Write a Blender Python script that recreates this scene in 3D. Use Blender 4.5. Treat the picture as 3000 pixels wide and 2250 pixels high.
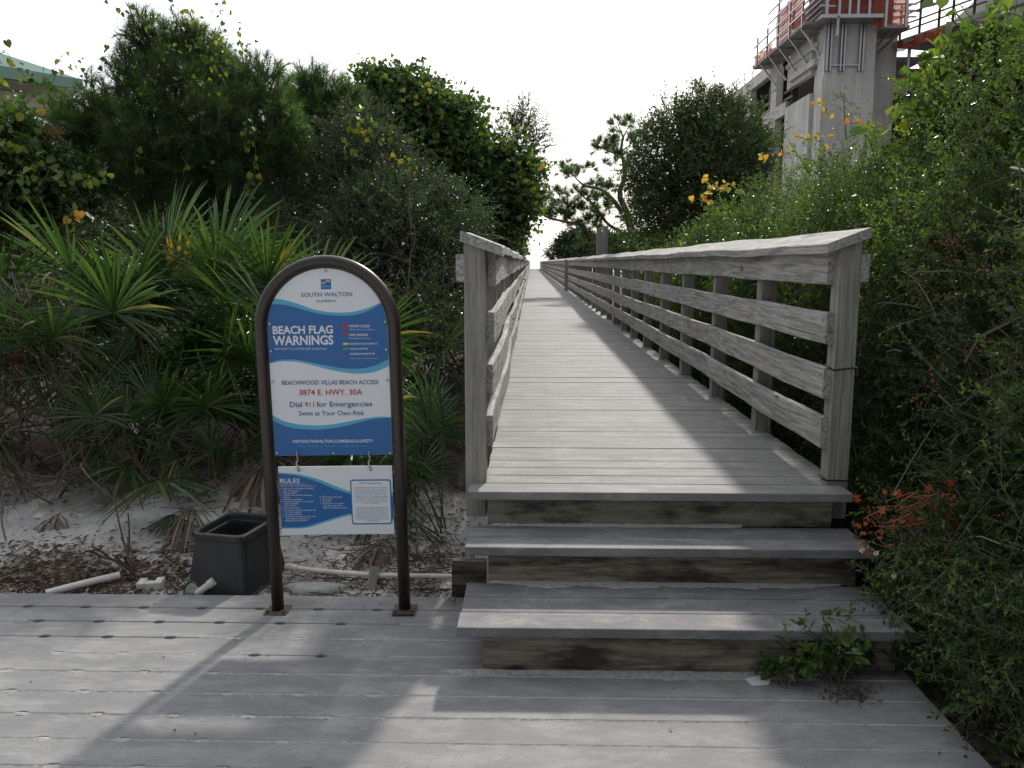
import bpy, bmesh, math, random
import numpy as np
from mathutils import Vector, Matrix, Euler

for o in list(bpy.data.objects):
    bpy.data.objects.remove(o)
SC = bpy.context.scene
COL = SC.collection
R = math.radians

# ------------------------------------------------------------------ camera, sky, sun, exposure
FPX, PITCH, YAW, CAMZ = 2370.0, R(8.565), R(1.33), 1.525
cam_d = bpy.data.cameras.new('camera')
cam = bpy.data.objects.new('camera', cam_d)
COL.objects.link(cam)
cam.location = (0, 0, CAMZ)
cam.rotation_euler = (R(90) - PITCH, 0, YAW)
cam_d.sensor_width = 36.0
cam_d.lens = FPX / 3000 * 36
cam_d.clip_start = 0.05
cam_d.clip_end = 6000
SC.camera = cam

SUN_AZ, SUN_EL = R(14.5), R(36.5)
world = bpy.data.worlds.new('World')
SC.world = world
world.use_nodes = True
wn, wl = world.node_tree.nodes, world.node_tree.links
bg = wn['Background']
sky = wn.new('ShaderNodeTexSky')
sky.sky_type = 'NISHITA'
sky.sun_disc = False
sky.sun_elevation = SUN_EL
sky.sun_rotation = SUN_AZ
sky.air_density = 1.0
sky.dust_density = 3.5
sky.ozone_density = 1.0
sky.altitude = 0
# thin bright cloud deck over the whole sky
geo = wn.new('ShaderNodeTexCoord')
cn = wn.new('ShaderNodeTexNoise')
cn.inputs['Scale'].default_value = 2.2
cn.inputs['Detail'].default_value = 6
cn.inputs['Roughness'].default_value = .55
wl.new(geo.outputs['Generated'], cn.inputs['Vector'])
cr = wn.new('ShaderNodeMapRange')
cr.inputs['From Min'].default_value = .3
cr.inputs['From Max'].default_value = .7
cr.inputs['To Min'].default_value = .55
cr.inputs['To Max'].default_value = .9
wl.new(cn.outputs['Fac'], cr.inputs['Value'])
cm = wn.new('ShaderNodeMix')
cm.data_type = 'RGBA'
wl.new(cr.outputs['Result'], cm.inputs['Factor'])
wl.new(sky.outputs['Color'], cm.inputs['A'])
dt = wn.new('ShaderNodeVectorMath')
dt.operation = 'DOT_PRODUCT'
wl.new(geo.outputs['Generated'], dt.inputs[0])
dt.inputs[1].default_value = (math.sin(SUN_AZ) * math.cos(SUN_EL), math.cos(SUN_AZ) * math.cos(SUN_EL), math.sin(SUN_EL))
gl = wn.new('ShaderNodeMapRange')
gl.interpolation_type = 'SMOOTHSTEP'
gl.inputs['From Min'].default_value = -.25
gl.inputs['From Max'].default_value = 1.0
gl.inputs['To Min'].default_value = 4.2
gl.inputs['To Max'].default_value = 12.5
wl.new(dt.outputs['Value'], gl.inputs['Value'])
tintn = wn.new('ShaderNodeVectorMath')
tintn.operation = 'SCALE'
tintn.inputs[0].default_value = (.985, 1.0, 1.03)
wl.new(gl.outputs['Result'], tintn.inputs['Scale'])
wl.new(tintn.outputs[0], cm.inputs['B'])
wl.new(cm.outputs['Result'], bg.inputs['Color'])
bg.inputs['Strength'].default_value = 0.085

sun_d = bpy.data.lights.new('sun', 'SUN')
sun_d.energy = 2.4
sun_d.angle = R(2.8)
sun_d.color = (1.0, .95, .87)
sun = bpy.data.objects.new('sun', sun_d)
COL.objects.link(sun)
sun.rotation_euler = (-(R(90) - SUN_EL), 0, -SUN_AZ)

vs = SC.view_settings
vs.view_transform = 'Standard'
vs.look = 'None'
vs.exposure = 0.68
vs.gamma = 1.0
vs.use_curve_mapping = False
SC.render.engine = 'CYCLES'
SC.cycles.use_denoising = True
SC.cycles.max_bounces = 6
SC.cycles.diffuse_bounces = 3
SC.cycles.transmission_bounces = 3
SC.cycles.caustics_reflective = False
SC.cycles.caustics_refractive = False

# ------------------------------------------------------------------ photo measure -> world
CS, SN = math.cos(YAW), math.sin(YAW)
def ray(px, py):
    v = (py - 1125) / FPX
    u = (px - 1500) / FPX
    fw = math.cos(PITCH) - v * math.sin(PITCH)
    dn = math.sin(PITCH) + v * math.cos(PITCH)
    return Vector((u * CS - fw * SN, fw * CS + u * SN, -dn))
def at(px, py, Y):
    d = ray(px, py)
    return Vector((0, 0, CAMZ)) + d * (Y / d.y)
def ground_at(px, py, z):
    d = ray(px, py)
    return Vector((0, 0, CAMZ)) + d * ((z - CAMZ) / d.z)

# ------------------------------------------------------------------ mesh helpers
class MB:
    def __init__(s):
        s.v, s.r, s.fs, s.n = [], [], [], 0
    def add(s, verts, faces, mat=0, rnd=0.5):
        verts = np.asarray(verts, dtype=np.float32).reshape(-1, 3)
        k = len(verts)
        s.v.append(verts)
        rr = np.empty(k, np.float32)
        rr[:] = rnd
        s.r.append(rr)
        if isinstance(faces, np.ndarray):
            s.fs.append((faces + s.n, mat))
        else:
            by = {}
            for f in faces:
                by.setdefault(len(f), []).append(f)
            for _, g in by.items():
                s.fs.append((np.asarray(g, dtype=np.int64) + s.n, mat))
        s.n += k
    def box(s, x0, x1, y0, y1, z0, z1, mat=0, rnd=.5, rot=None, piv=None):
        v = np.array([(x, y, z) for z in (z0, z1) for y in (y0, y1) for x in (x0, x1)], np.float32)
        if rot is not None:
            p = np.array(piv if piv is not None else v.mean(0))
            v = (v - p) @ np.array(rot).T + p
        s.add(v, [(0, 2, 3, 1), (4, 5, 7, 6), (0, 1, 5, 4), (2, 6, 7, 3), (0, 4, 6, 2), (1, 3, 7, 5)], mat, rnd)
    def bar(s, a, b, w, h=None, mat=0, up=(0, 0, 1), rnd=.5):
        a, b = Vector(a), Vector(b)
        d = (b - a).normalized()
        u = Vector(up)
        if abs(d.dot(u)) > .97:
            u = Vector((0, 1, 0))
        sd = d.cross(u).normalized() * (w / 2)
        up_ = sd.cross(d).normalized() * ((h or w) / 2)
        v = [p + i * sd + j * up_ for p in (a, b) for (i, j) in ((-1, -1), (1, -1), (1, 1), (-1, 1))]
        s.add([tuple(q) for q in v], [(0, 1, 2, 3), (7, 6, 5, 4), (0, 4, 5, 1), (1, 5, 6, 2), (2, 6, 7, 3), (3, 7, 4, 0)], mat, rnd)
    def build(s, name, mats, parent=None, smooth=False, bevel=0, loc=None):
        me = bpy.data.meshes.new(name)
        if s.n:
            V = np.concatenate(s.v)
            if loc is not None:
                V = V - np.array(loc, np.float32)
            lt = np.concatenate([np.full(len(f), f.shape[1], np.int32) for f, _ in s.fs])
            li = np.concatenate([f.reshape(-1) for f, _ in s.fs]).astype(np.int32)
            mi = np.concatenate([np.full(len(f), m, np.int32) for f, m in s.fs])
            me.vertices.add(len(V))
            me.vertices.foreach_set('co', V.reshape(-1))
            me.loops.add(len(li))
            me.loops.foreach_set('vertex_index', li)
            me.polygons.add(len(lt))
            ls = np.zeros(len(lt), np.int32)
            ls[1:] = np.cumsum(lt)[:-1]
            me.polygons.foreach_set('loop_start', ls)
            me.polygons.foreach_set('loop_total', lt)
            me.polygons.foreach_set('material_index', mi)
            me.polygons.foreach_set('use_smooth', np.full(len(lt), bool(smooth)))
            at_ = me.attributes.new('rnd', 'FLOAT', 'POINT')
            at_.data.foreach_set('value', np.concatenate(s.r))
            me.update(calc_edges=True)
            me.validate()
            if bevel:
                bm = bmesh.new()
                bm.from_mesh(me)
                es = [e for e in bm.edges if len(e.link_faces) == 2 and e.calc_face_angle(0) > .6]
                bmesh.ops.bevel(bm, geom=es, offset=bevel, segments=2, affect='EDGES', profile=.6)
                bm.to_mesh(me)
                bm.free()
        for m in (mats if isinstance(mats, (list, tuple)) else [mats]):
            me.materials.append(m)
        o = bpy.data.objects.new(name, me)
        COL.objects.link(o)
        if loc is not None:
            o.location = loc
        if parent is not None:
            o.parent = parent
        return o

def tag(o, label, cat, group=None):
    o['label'] = label
    o['category'] = cat
    if group:
        o['group'] = group
    return o
def thing(name, label, cat, loc=(0, 0, 0), group=None, rz=0):
    o = bpy.data.objects.new(name, None)
    o.empty_display_size = .2
    COL.objects.link(o)
    o.location = loc
    o.rotation_euler = (0, 0, rz)
    return tag(o, label, cat, group)
def setting(o, kind='structure'):
    o['kind'] = kind
    return o
def dup(o, parent=None, loc=None, rot=None, scale=None):
    c = o.copy()
    COL.objects.link(c)
    c.parent = parent
    if loc is not None:
        c.location = loc
    if rot is not None:
        c.rotation_euler = rot
    if scale is not None:
        c.scale = scale
    return c

def nrm(a):
    return a / np.maximum(np.linalg.norm(a, axis=-1, keepdims=True), 1e-9)
def tubes(mb, P, Rr, sides=3, mat=0, rnd=.5):
    """many tubes at once: P (N,K,3), Rr (N,K)"""
    P = np.asarray(P, np.float64)
    N, K, _ = P.shape
    T = np.gradient(P, axis=1) if K > 2 else np.repeat((P[:, 1:] - P[:, :1]), 2, axis=1)
    T = nrm(T)
    ref = np.eye(3)[np.abs(T).max(1).argmin(1)][:, None]
    A = nrm(np.cross(T, np.broadcast_to(ref, T.shape)))
    B = np.cross(T, A)
    an = np.arange(sides) * 2 * np.pi / sides
    V = P[:, :, None] + np.asarray(Rr)[:, :, None, None] * (np.cos(an)[None, None, :, None] * A[:, :, None] + np.sin(an)[None, None, :, None] * B[:, :, None])
    idx = np.arange(N * K * sides).reshape(N, K, sides)
    q = np.stack([idx[:, :-1], np.roll(idx[:, :-1], -1, 2), np.roll(idx[:, 1:], -1, 2), idx[:, 1:]], -1).reshape(-1, 4)
    rn = np.repeat(np.broadcast_to(rnd, (N,)), K * sides) if np.ndim(rnd) else rnd
    mb.add(V.reshape(-1, 3), q, mat, rn)
def tube(mb, pts, r, sides=8, mat=0, caps=True, rnd=.5):
    P = np.array([tuple(p) for p in pts], np.float64)[None]
    rr = np.broadcast_to(np.asarray(r, float), (P.shape[1],))[None]
    n0 = mb.n
    tubes(mb, P, rr, sides, mat, rnd)
    if caps:
        k = P.shape[1]
        mb.fs.append((np.array([[n0 + i for i in range(sides)][::-1]]), mat))
        mb.fs.append((np.array([[n0 + (k - 1) * sides + i for i in range(sides)]]), mat))
def spline(pts, n):
    """Catmull-Rom through pts"""
    P = np.array([tuple(p) for p in pts], float)
    if len(P) < 3:
        return P[0] + (P[-1] - P[0]) * np.linspace(0, 1, n)[:, None]
    Q = np.vstack([2 * P[0] - P[1], P, 2 * P[-1] - P[-2]])
    out = []
    for t in np.linspace(0, len(P) - 1 - 1e-6, n):
        i = int(t)
        f = t - i
        a, b, c, d = Q[i], Q[i + 1], Q[i + 2], Q[i + 3]
        out.append(.5 * (2 * b + (c - a) * f + (2 * a - 5 * b + 4 * c - d) * f * f + (3 * b - a - 3 * c + d) * f ** 3))
    return np.array(out)

LEAF = {
    'kite': (np.array([(0, 0, 0), (.45, .5, .1), (1, 0, -.05), (.45, -.5, .1)]), [(0, 2, 1), (0, 3, 2)]),
    'oval': (np.array([(0, 0, 0), (.3, .42, .06), (.75, .36, .03), (1, 0, -.05), (.75, -.36, .03), (.3, -.42, .06)]), [(0, 3, 2, 1), (0, 5, 4, 3)]),
    'heart': (np.array([(0, 0, 0), (-.18, .3, .04), (.1, .56, .09), (.5, .48, .06), (1, 0, -.1), (.5, -.48, .06), (.1, -.56, .09), (-.18, -.3, .04)]),
              [(0, 4, 3, 2, 1), (0, 7, 6, 5, 4)]),
    'needle': (np.array([(0, -.5, 0), (0, .5, 0), (1, 0, 0)]), [(0, 1, 2)]),
    'oak': (np.array([(0, 0, 0), (.25, .1, 0), (.35, .5, .05), (.5, .14, .02), (.75, .42, .0), (.8, .1, 0), (1.05, 0, -.05),
                      (.8, -.1, 0), (.75, -.42, .0), (.5, -.14, .02), (.35, -.5, .05), (.25, -.1, 0)]),
            [(0, 3, 2, 1), (0, 11, 10, 9), (0, 9, 6, 3), (3, 6, 5, 4), (9, 8, 7, 6)]),
}
def leaves(mb, P, D, N, S, W, shape, mat=0, rnd=.5):
    T, F = LEAF[shape]
    D = nrm(D)
    sd = nrm(np.cross(N, D))
    nn = np.cross(D, sd)
    S = np.broadcast_to(S, (len(P),))[:, None, None]
    W = np.broadcast_to(W, (len(P),))[:, None, None]
    V = P[:, None] + S * (T[None, :, 0:1] * D[:, None] + T[None, :, 1:2] * W * sd[:, None] + T[None, :, 2:3] * nn[:, None])
    k = len(T)
    base = (np.arange(len(P)) * k)[:, None, None]
    rn = np.repeat(np.broadcast_to(rnd, (len(P),)), k)
    by = {}
    for f in F:
        by.setdefault(len(f), []).append(f)
    n0 = mb.n
    first = True
    for kk, g in by.items():
        fa = (base + np.array(g)[None]).reshape(-1, kk)
        if first:
            mb.add(V.reshape(-1, 3), fa, mat, rn)
            first = False
        else:
            mb.fs.append((fa + n0, mat))
def rvec(rng, n):
    return nrm(rng.normal(size=(n, 3)))

def sprays(mbl, mbt, rng, A, O, L, m, size, wr, shape, droop=.2, up=.4, tw=.003, spread=.9, K=5, mat=0, tone=None, leaf_from=.1, keep=None):
    """leafy twigs: anchor A, outward direction O, length L, m leaves on each"""
    n = len(A)
    if n == 0:
        return
    O = nrm(O)
    L = np.broadcast_to(L, (n,))
    t = np.linspace(0, 1, K)
    bend = rvec(rng, n) * .25 + np.array([0, 0, -droop])
    P = A[:, None] + (O[:, None] * t[None, :, None] + bend[:, None] * (t ** 2)[None, :, None]) * L[:, None, None]
    if keep is not None:
        q = keep(P.reshape(-1, 3)).reshape(n, K).all(1)
        A, O, L, bend, P = A[q], O[q], L[q], bend[q], P[q]
        tone = tone[q] if tone is not None else None
        n = len(A)
        if n == 0:
            return
    if mbt is not None:
        tubes(mbt, P, tw * (1 - .75 * t)[None].repeat(n, 0), 3, rnd=rng.random(n))
    tt = leaf_from + (1 - leaf_from) * (np.arange(m)[None] + rng.random((n, m))) / m
    Pl = A[:, None] + (O[:, None] * tt[..., None] + bend[:, None] * (tt ** 2)[..., None]) * L[:, None, None]
    Tn = O[:, None] + 2 * bend[:, None] * tt[..., None]
    rd = rng.normal(size=(n, m, 3))
    rd -= (rd * nrm(Tn)).sum(-1, keepdims=True) * nrm(Tn)
    D = nrm(Tn) * .55 + nrm(rd) * spread
    Nn = np.array([0, 0, 1.]) * up + rng.normal(size=(n, m, 3)) * .5
    S = size[0] + (size[1] - size[0]) * rng.random((n, m))
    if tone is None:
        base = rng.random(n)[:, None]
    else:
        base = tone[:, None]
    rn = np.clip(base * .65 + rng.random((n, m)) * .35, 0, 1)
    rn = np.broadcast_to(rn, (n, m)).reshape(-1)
    Pl, D, Nn, S = Pl.reshape(-1, 3), D.reshape(-1, 3), Nn.reshape(-1, 3), S.reshape(-1)
    if keep is not None:
        q = keep(Pl)
        Pl, D, Nn, S, rn = Pl[q], D[q], Nn[q], S[q], rn[q]
    leaves(mbl, Pl, D, Nn, S, wr, shape, mat, rn)

def clump_points(rng, clumps, n, shell=.5, reject=.62, squash=1.0):
    C = np.array([c[:3] for c in clumps], float)
    rad = np.array([c[3] for c in clumps], float)
    w = rad ** 2
    out_p, out_o = [], []
    need = n
    for _ in range(6):
        if need <= 0:
            break
        k = int(need * 1.6) + 10
        i = rng.choice(len(C), k, p=w / w.sum())
        d = rvec(rng, k)
        f = 1 - shell * rng.random(k) ** 1.6
        lump = 1 + .20 * np.sin(d[:, 0] * 6 + i * 2.1) * np.cos(d[:, 2] * 5 + i) + .10 * np.sin(d[:, 0] * 13 - i) * np.sin(d[:, 2] * 11 + i)
        p = C[i] + d * (rad[i] * f * lump)[:, None] * np.array([1, 1, squash])
        q = np.linalg.norm((p[:, None] - C[None]) / np.array([1, 1, squash]), axis=2) / rad[None]
        q[np.arange(k), i] = 9
        ok = q.min(1) > reject
        out_p.append(p[ok][:need])
        out_o.append(d[ok][:need])
        need -= len(out_p[-1])
    return np.concatenate(out_p), np.concatenate(out_o)

# ------------------------------------------------------------------ materials
MATS = {}
def new_mat(name):
    m = bpy.data.materials.new(name)
    m.use_nodes = True
    nt = m.node_tree
    b = nt.nodes['Principled BSDF']
    return m, nt, b
def N(nt, t, **kw):
    n = nt.nodes.new(t)
    for k, v in kw.items():
        if k in n.inputs:
            n.inputs[k].default_value = v
        else:
            setattr(n, k, v)
    return n
def ramp(nt, fac, stops):
    r = nt.nodes.new('ShaderNodeValToRGB')
    e = r.color_ramp.elements
    while len(e) < len(stops):
        e.new(.5)
    for k, (p, c) in enumerate(stops):
        e[k].position = p
        e[k].color = (*c, 1) if len(c) == 3 else c
    nt.links.new(fac, r.inputs['Fac'])
    return r.outputs['Color']
def mixc(nt, fac, a, b, blend='MIX'):
    m = nt.nodes.new('ShaderNodeMix')
    m.data_type = 'RGBA'
    m.blend_type = blend
    for s, v in (('Factor', fac), ('A', a), ('B', b)):
        if isinstance(v, (int, float)):
            m.inputs[s].default_value = v
        elif isinstance(v, tuple):
            m.inputs[s].default_value = (*v, 1)
        else:
            nt.links.new(v, m.inputs[s])
    return m.outputs['Result']
def coords(nt, scale=(1, 1, 1), world_space=False, jitter=True):
    """object coordinates shifted per object so that repeats differ"""
    if world_space:
        g = nt.nodes.new('ShaderNodeNewGeometry')
        src = g.outputs['Position']
    else:
        tc = nt.nodes.new('ShaderNodeTexCoord')
        src = tc.outputs['Object']
        if jitter:
            oi = nt.nodes.new('ShaderNodeObjectInfo')
            at_ = nt.nodes.new('ShaderNodeAttribute')
            at_.attribute_name = 'rnd'
            ad0 = nt.nodes.new('ShaderNodeMath')
            nt.links.new(oi.outputs['Random'], ad0.inputs[0])
            nt.links.new(at_.outputs['Fac'], ad0.inputs[1])
            mu = nt.nodes.new('ShaderNodeVectorMath')
            mu.operation = 'SCALE'
            mu.inputs[0].default_value = (13, 17, 11)
            nt.links.new(ad0.outputs[0], mu.inputs['Scale'])
            ad = nt.nodes.new('ShaderNodeVectorMath')
            nt.links.new(src, ad.inputs[0])
            nt.links.new(mu.outputs[0], ad.inputs[1])
            src = ad.outputs[0]
    mp = nt.nodes.new('ShaderNodeMapping')
    mp.inputs['Scale'].default_value = scale
    nt.links.new(src, mp.inputs['Vector'])
    return mp.outputs['Vector']
def noise(nt, vec, scale, detail=4, rough=.55, dist=0):
    n = N(nt, 'ShaderNodeTexNoise', Scale=scale, Detail=detail, Roughness=rough, Distortion=dist)
    nt.links.new(vec, n.inputs['Vector'])
    return n.outputs['Fac']
def bump(nt, b, h, strength=.3, dist=.01):
    bp = N(nt, 'ShaderNodeBump', Strength=strength, Distance=dist)
    nt.links.new(h, bp.inputs['Height'])
    nt.links.new(bp.outputs['Normal'], b.inputs['Normal'])

def plain(name, col, rough=.6, metal=0, var=.12, scale=8, spec=.5):
    m, nt, b = new_mat(name)
    v = coords(nt)
    f = noise(nt, v, scale, 5)
    c = ramp(nt, f, [(.3, tuple(x * (1 - var) for x in col)), (.7, tuple(min(1, x * (1 + var)) for x in col))])
    nt.links.new(c, b.inputs['Base Color'])
    b.inputs['Roughness'].default_value = rough
    b.inputs['Metallic'].default_value = metal
    b.inputs['Specular IOR Level'].default_value = spec
    return m

def wood(name, axis, lo, hi, tint=None, dirt=0, dirt_col=(.02, .018, .015), knots=True):
    """weathered grained timber, the grain running along one axis"""
    m, nt, b = new_mat(name)
    st = {'x': (.06, 1, 1), 'y': (1, .06, 1), 'z': (1, 1, .06)}[axis]
    v = coords(nt, st)
    v0 = coords(nt, (1, 1, 1))
    # ring pattern bent by low noise
    n1 = noise(nt, v, 11, 2, .45, .4)
    w = N(nt, 'ShaderNodeMath', operation='MULTIPLY')
    nt.links.new(n1, w.inputs[0])
    w.inputs[1].default_value = 46
    fr = N(nt, 'ShaderNodeMath', operation='SINE')
    nt.links.new(w.outputs[0], fr.inputs[0])
    mr = N(nt, 'ShaderNodeMapRange')
    mr.inputs['From Min'].default_value = -1
    nt.links.new(fr.outputs[0], mr.inputs['Value'])
    fine = noise(nt, v, 110, 4, .65)
    big = noise(nt, v0, 2.3, 4, .6)
    c = ramp(nt, mr.outputs['Result'], [(0, lo), (.55, tuple((a + 2 * q) / 3 for a, q in zip(lo, hi))), (1, hi)])
    c = mixc(nt, .3, c, tuple((a + q) / 2 for a, q in zip(lo, hi)))
    c = mixc(nt, .45, c, ramp(nt, fine, [(.35, tuple(x * .45 for x in lo)), (.62, hi)]))
    c = mixc(nt, .22, c, ramp(nt, big, [(.3, tuple(x * .9 for x in lo)), (.7, hi)]))
    # drying cracks
    crk = noise(nt, coords(nt, {'x': (.02, 1, 1), 'y': (1, .02, 1), 'z': (1, 1, .02)}[axis]), 60, 2, .5)
    c = mixc(nt, ramp(nt, crk, [(.66, (0, 0, 0)), (.72, (.75, .75, .75))]), c, tuple(x * .3 for x in lo))
    if knots:
        vo = N(nt, 'ShaderNodeTexVoronoi', Scale=3.2, Randomness=1.0)
        nt.links.new(coords(nt, {'x': (.45, 1, 1), 'y': (1, .45, 1), 'z': (1, 1, .45)}[axis]), vo.inputs['Vector'])
        c = mixc(nt, ramp(nt, vo.outputs['Distance'], [(.035, (.8, .8, .8)), (.075, (.0, .0, .0))]), c, tuple(x * .3 for x in lo))
    if tint:
        c = mixc(nt, .35, c, tint)
    if dirt:
        dn = noise(nt, coords(nt, {'x': (.35, 1, 1.3), 'y': (1, .35, 1), 'z': (1, 1, .35)}[axis]), 7, 6, .68)
        c = mixc(nt, ramp(nt, dn, [(.62 - .25 * dirt, (0, 0, 0)), (.74 - .2 * dirt, (.85, .85, .85))]), c, dirt_col)
    nt.links.new(c, b.inputs['Base Color'])
    b.inputs['Roughness'].default_value = .85
    b.inputs['Specular IOR Level'].default_value = .2
    bump(nt, b, mixc(nt, .5, mr.outputs['Result'], fine), .6, .005)
    return m

GREY_LO, GREY_HI = (.13, .125, .118), (.49, .475, .455)
MATS['rail'] = wood('weathered_rail_wood', 'y', GREY_LO, GREY_HI)
MATS['railx'] = wood('weathered_cross_wood', 'x', GREY_LO, GREY_HI)
MATS['post'] = wood('weathered_post_wood', 'z', (.14, .13, .112), (.40, .38, .345), tint=(.25, .25, .215))
MATS['riser'] = wood('riser_wood', 'x', (.05, .042, .032), (.30, .255, .205), dirt=.62)
MATS['fresh_riser'] = wood('greenish_riser_wood', 'x', (.11, .107, .085), (.24, .236, .195), tint=(.17, .175, .14), dirt=.4)

def composite(name, base, sandy, ax='x', rough=.75):
    m, nt, b = new_mat(name)
    vw = coords(nt, (1, 1, 1), world_space=True)
    vx = coords(nt, (.12, 1, 1) if ax == 'x' else (1, .12, 1), world_space=True)
    at_ = nt.nodes.new('ShaderNodeAttribute')
    at_.attribute_name = 'rnd'
    grain = noise(nt, vx, 140, 3, .6)
    blot = noise(nt, vw, 1.6, 5, .6)
    c = ramp(nt, blot, [(.3, tuple(x * .82 for x in base)), (.7, tuple(x * 1.12 for x in base))])
    c = mixc(nt, .4, c, ramp(nt, at_.outputs['Fac'], [(0, tuple(x * .85 for x in base)), (1, tuple(x * 1.15 for x in base))]))
    c = mixc(nt, .22, c, ramp(nt, grain, [(.3, tuple(x * .6 for x in base)), (.7, tuple(x * 1.35 for x in base))]))
    # dry sand trodden into the surface
    d1 = noise(nt, coords(nt, (.5, 1.3, 1), world_space=True), 7.5, 9, .72, .3)
    d2 = noise(nt, vw, 130, 2, .5)
    mm = N(nt, 'ShaderNodeMath', operation='ADD')
    sc = N(nt, 'ShaderNodeMath', operation='MULTIPLY')
    nt.links.new(d2, sc.inputs[0])
    sc.inputs[1].default_value = .22
    nt.links.new(d1, mm.inputs[0])
    nt.links.new(sc.outputs[0], mm.inputs[1])
    c = mixc(nt, ramp(nt, mm.outputs[0], [(.57, (0, 0, 0)), (.78, (sandy, sandy, sandy))]), c, (.42, .41, .395))
    # small dark specks, scuffs
    sp = N(nt, 'ShaderNodeTexVoronoi', Scale=19, Randomness=1)
    nt.links.new(vw, sp.inputs['Vector'])
    c = mixc(nt, ramp(nt, sp.outputs['Distance'], [(.05, (.7, .7, .7)), (.075, (0, 0, 0))]), c, (.06, .055, .05))
    nt.links.new(c, b.inputs['Base Color'])
    b.inputs['Roughness'].default_value = rough
    b.inputs['Specular IOR Level'].default_value = .4
    bump(nt, b, grain, .2, .002)
    return m
MATS['deck'] = composite('grey_composite_board', (.196, .197, .200), .42)
MATS['walk'] = composite('pale_composite_board', (.19, .188, .183), .4)
MATS['tread'] = composite('tread_composite_board', (.138, .137, .144), .42)

def sand_mat():
    m, nt, b = new_mat('white_quartz_sand')
    v = coords(nt, world_space=True)
    big = noise(nt, v, 1.7, 6, .6)
    mid = noise(nt, v, 14, 6, .7)
    fine = noise(nt, v, 260, 3, .6)
    c = ramp(nt, mid, [(.3, (.40, .385, .37)), (.6, (.62, .61, .60))])
    c = mixc(nt, ramp(nt, big, [(.5, (0, 0, 0)), (.68, (.7, .7, .7))]), c, (.24, .20, .165))
    c = mixc(nt, .35, c, ramp(nt, fine, [(.3, (.28, .26, .24)), (.65, (.68, .67, .65))]))
    vo = N(nt, 'ShaderNodeTexVoronoi', Scale=26, Randomness=1)
    nt.links.new(v, vo.inputs['Vector'])
    c = mixc(nt, ramp(nt, vo.outputs['Distance'], [(.09, (.85, .85, .85)), (.13, (0, 0, 0))]), c, (.05, .04, .03))
    # leaf mould under the scrub, bare white sand only in the open strip before it and far away on the beach
    sp = nt.nodes.new('ShaderNodeSeparateXYZ')
    nt.links.new(v, sp.inputs[0])
    ed = N(nt, 'ShaderNodeMath', operation='MULTIPLY_ADD')
    nt.links.new(big, ed.inputs[0])
    ed.inputs[1].default_value = 1.6
    nt.links.new(sp.outputs['Y'], ed.inputs[2])
    mr_ = N(nt, 'ShaderNodeMapRange')
    mr_.inputs['From Min'].default_value = 5.45
    mr_.inputs['From Max'].default_value = 6.0
    nt.links.new(ed.outputs[0], mr_.inputs['Value'])
    fx = N(nt, 'ShaderNodeMapRange')
    fx.inputs['From Min'].default_value = 1.40
    fx.inputs['From Max'].default_value = 1.55
    nt.links.new(sp.outputs['X'], fx.inputs['Value'])
    mx_ = N(nt, 'ShaderNodeMath', operation='MAXIMUM')
    nt.links.new(mr_.outputs['Result'], mx_.inputs[0])
    nt.links.new(fx.outputs['Result'], mx_.inputs[1])
    far = N(nt, 'ShaderNodeMapRange')
    far.inputs['From Min'].default_value = 90
    far.inputs['From Max'].default_value = 112
    far.inputs['To Min'].default_value = .92
    far.inputs['To Max'].default_value = 0
    nt.links.new(sp.outputs['Y'], far.inputs['Value'])
    mm_ = N(nt, 'ShaderNodeMath', operation='MULTIPLY')
    nt.links.new(mx_.outputs[0], mm_.inputs[0])
    nt.links.new(far.outputs['Result'], mm_.inputs[1])
    c = mixc(nt, mm_.outputs[0], c, ramp(nt, mid, [(.3, (.035, .026, .02)), (.7, (.12, .095, .075))]))
    nt.links.new(c, b.inputs['Base Color'])
    b.inputs['Roughness'].default_value = .95
    b.inputs['Specular IOR Level'].default_value = .15
    bump(nt, b, mixc(nt, .4, mid, fine), .8, .02)
    return m
MATS['sand'] = sand_mat()
MATS['joint_sand'] = plain('packed_joint_sand', (.34, .335, .32), .95, 0, .25, 60, .1)

def leaf_mat(name, stops, trans=.35, rough=.38, spec=.5, tcol=None):
    m, nt, b = new_mat(name)
    at_ = nt.nodes.new('ShaderNodeAttribute')
    at_.attribute_name = 'rnd'
    c = ramp(nt, at_.outputs['Fac'], stops)
    nt.links.new(c, b.inputs['Base Color'])
    b.inputs['Roughness'].default_value = rough
    b.inputs['Specular IOR Level'].default_value = spec
    if trans:
        tr = nt.nodes.new('ShaderNodeBsdfTranslucent')
        g = mixc(nt, 1.0, c, tcol or (1.6, 1.7, .75), 'MULTIPLY')
        nt.links.new(g, tr.inputs['Color'])
        mx = nt.nodes.new('ShaderNodeMixShader')
        mx.inputs[0].default_value = trans
        nt.links.new(b.outputs[0], mx.inputs[1])
        nt.links.new(tr.outputs[0], mx.inputs[2])
        nt.links.new(mx.outputs[0], nt.nodes['Material Output'].inputs['Surface'])
    return m
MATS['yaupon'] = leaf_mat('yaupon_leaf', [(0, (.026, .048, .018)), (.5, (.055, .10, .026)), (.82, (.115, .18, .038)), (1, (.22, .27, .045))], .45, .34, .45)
MATS['oakleaf'] = leaf_mat('oak_leaf', [(0, (.025, .047, .018)), (.6, (.05, .092, .026)), (1, (.11, .155, .036))], .36, .38)
MATS['myrtle'] = leaf_mat('wax_myrtle_leaf', [(0, (.02, .038, .016)), (.6, (.042, .072, .025)), (1, (.09, .125, .036))], .27, .38, .45)
MATS['vine'] = leaf_mat('grape_leaf', [(0, (.035, .072, .022)), (.5, (.065, .125, .028)), (.82, (.13, .18, .032)), (.95, (.22, .21, .035)), (1, (.30, .16, .035))], .5, .45, .4, (1.5, 1.5, .6))
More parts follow.
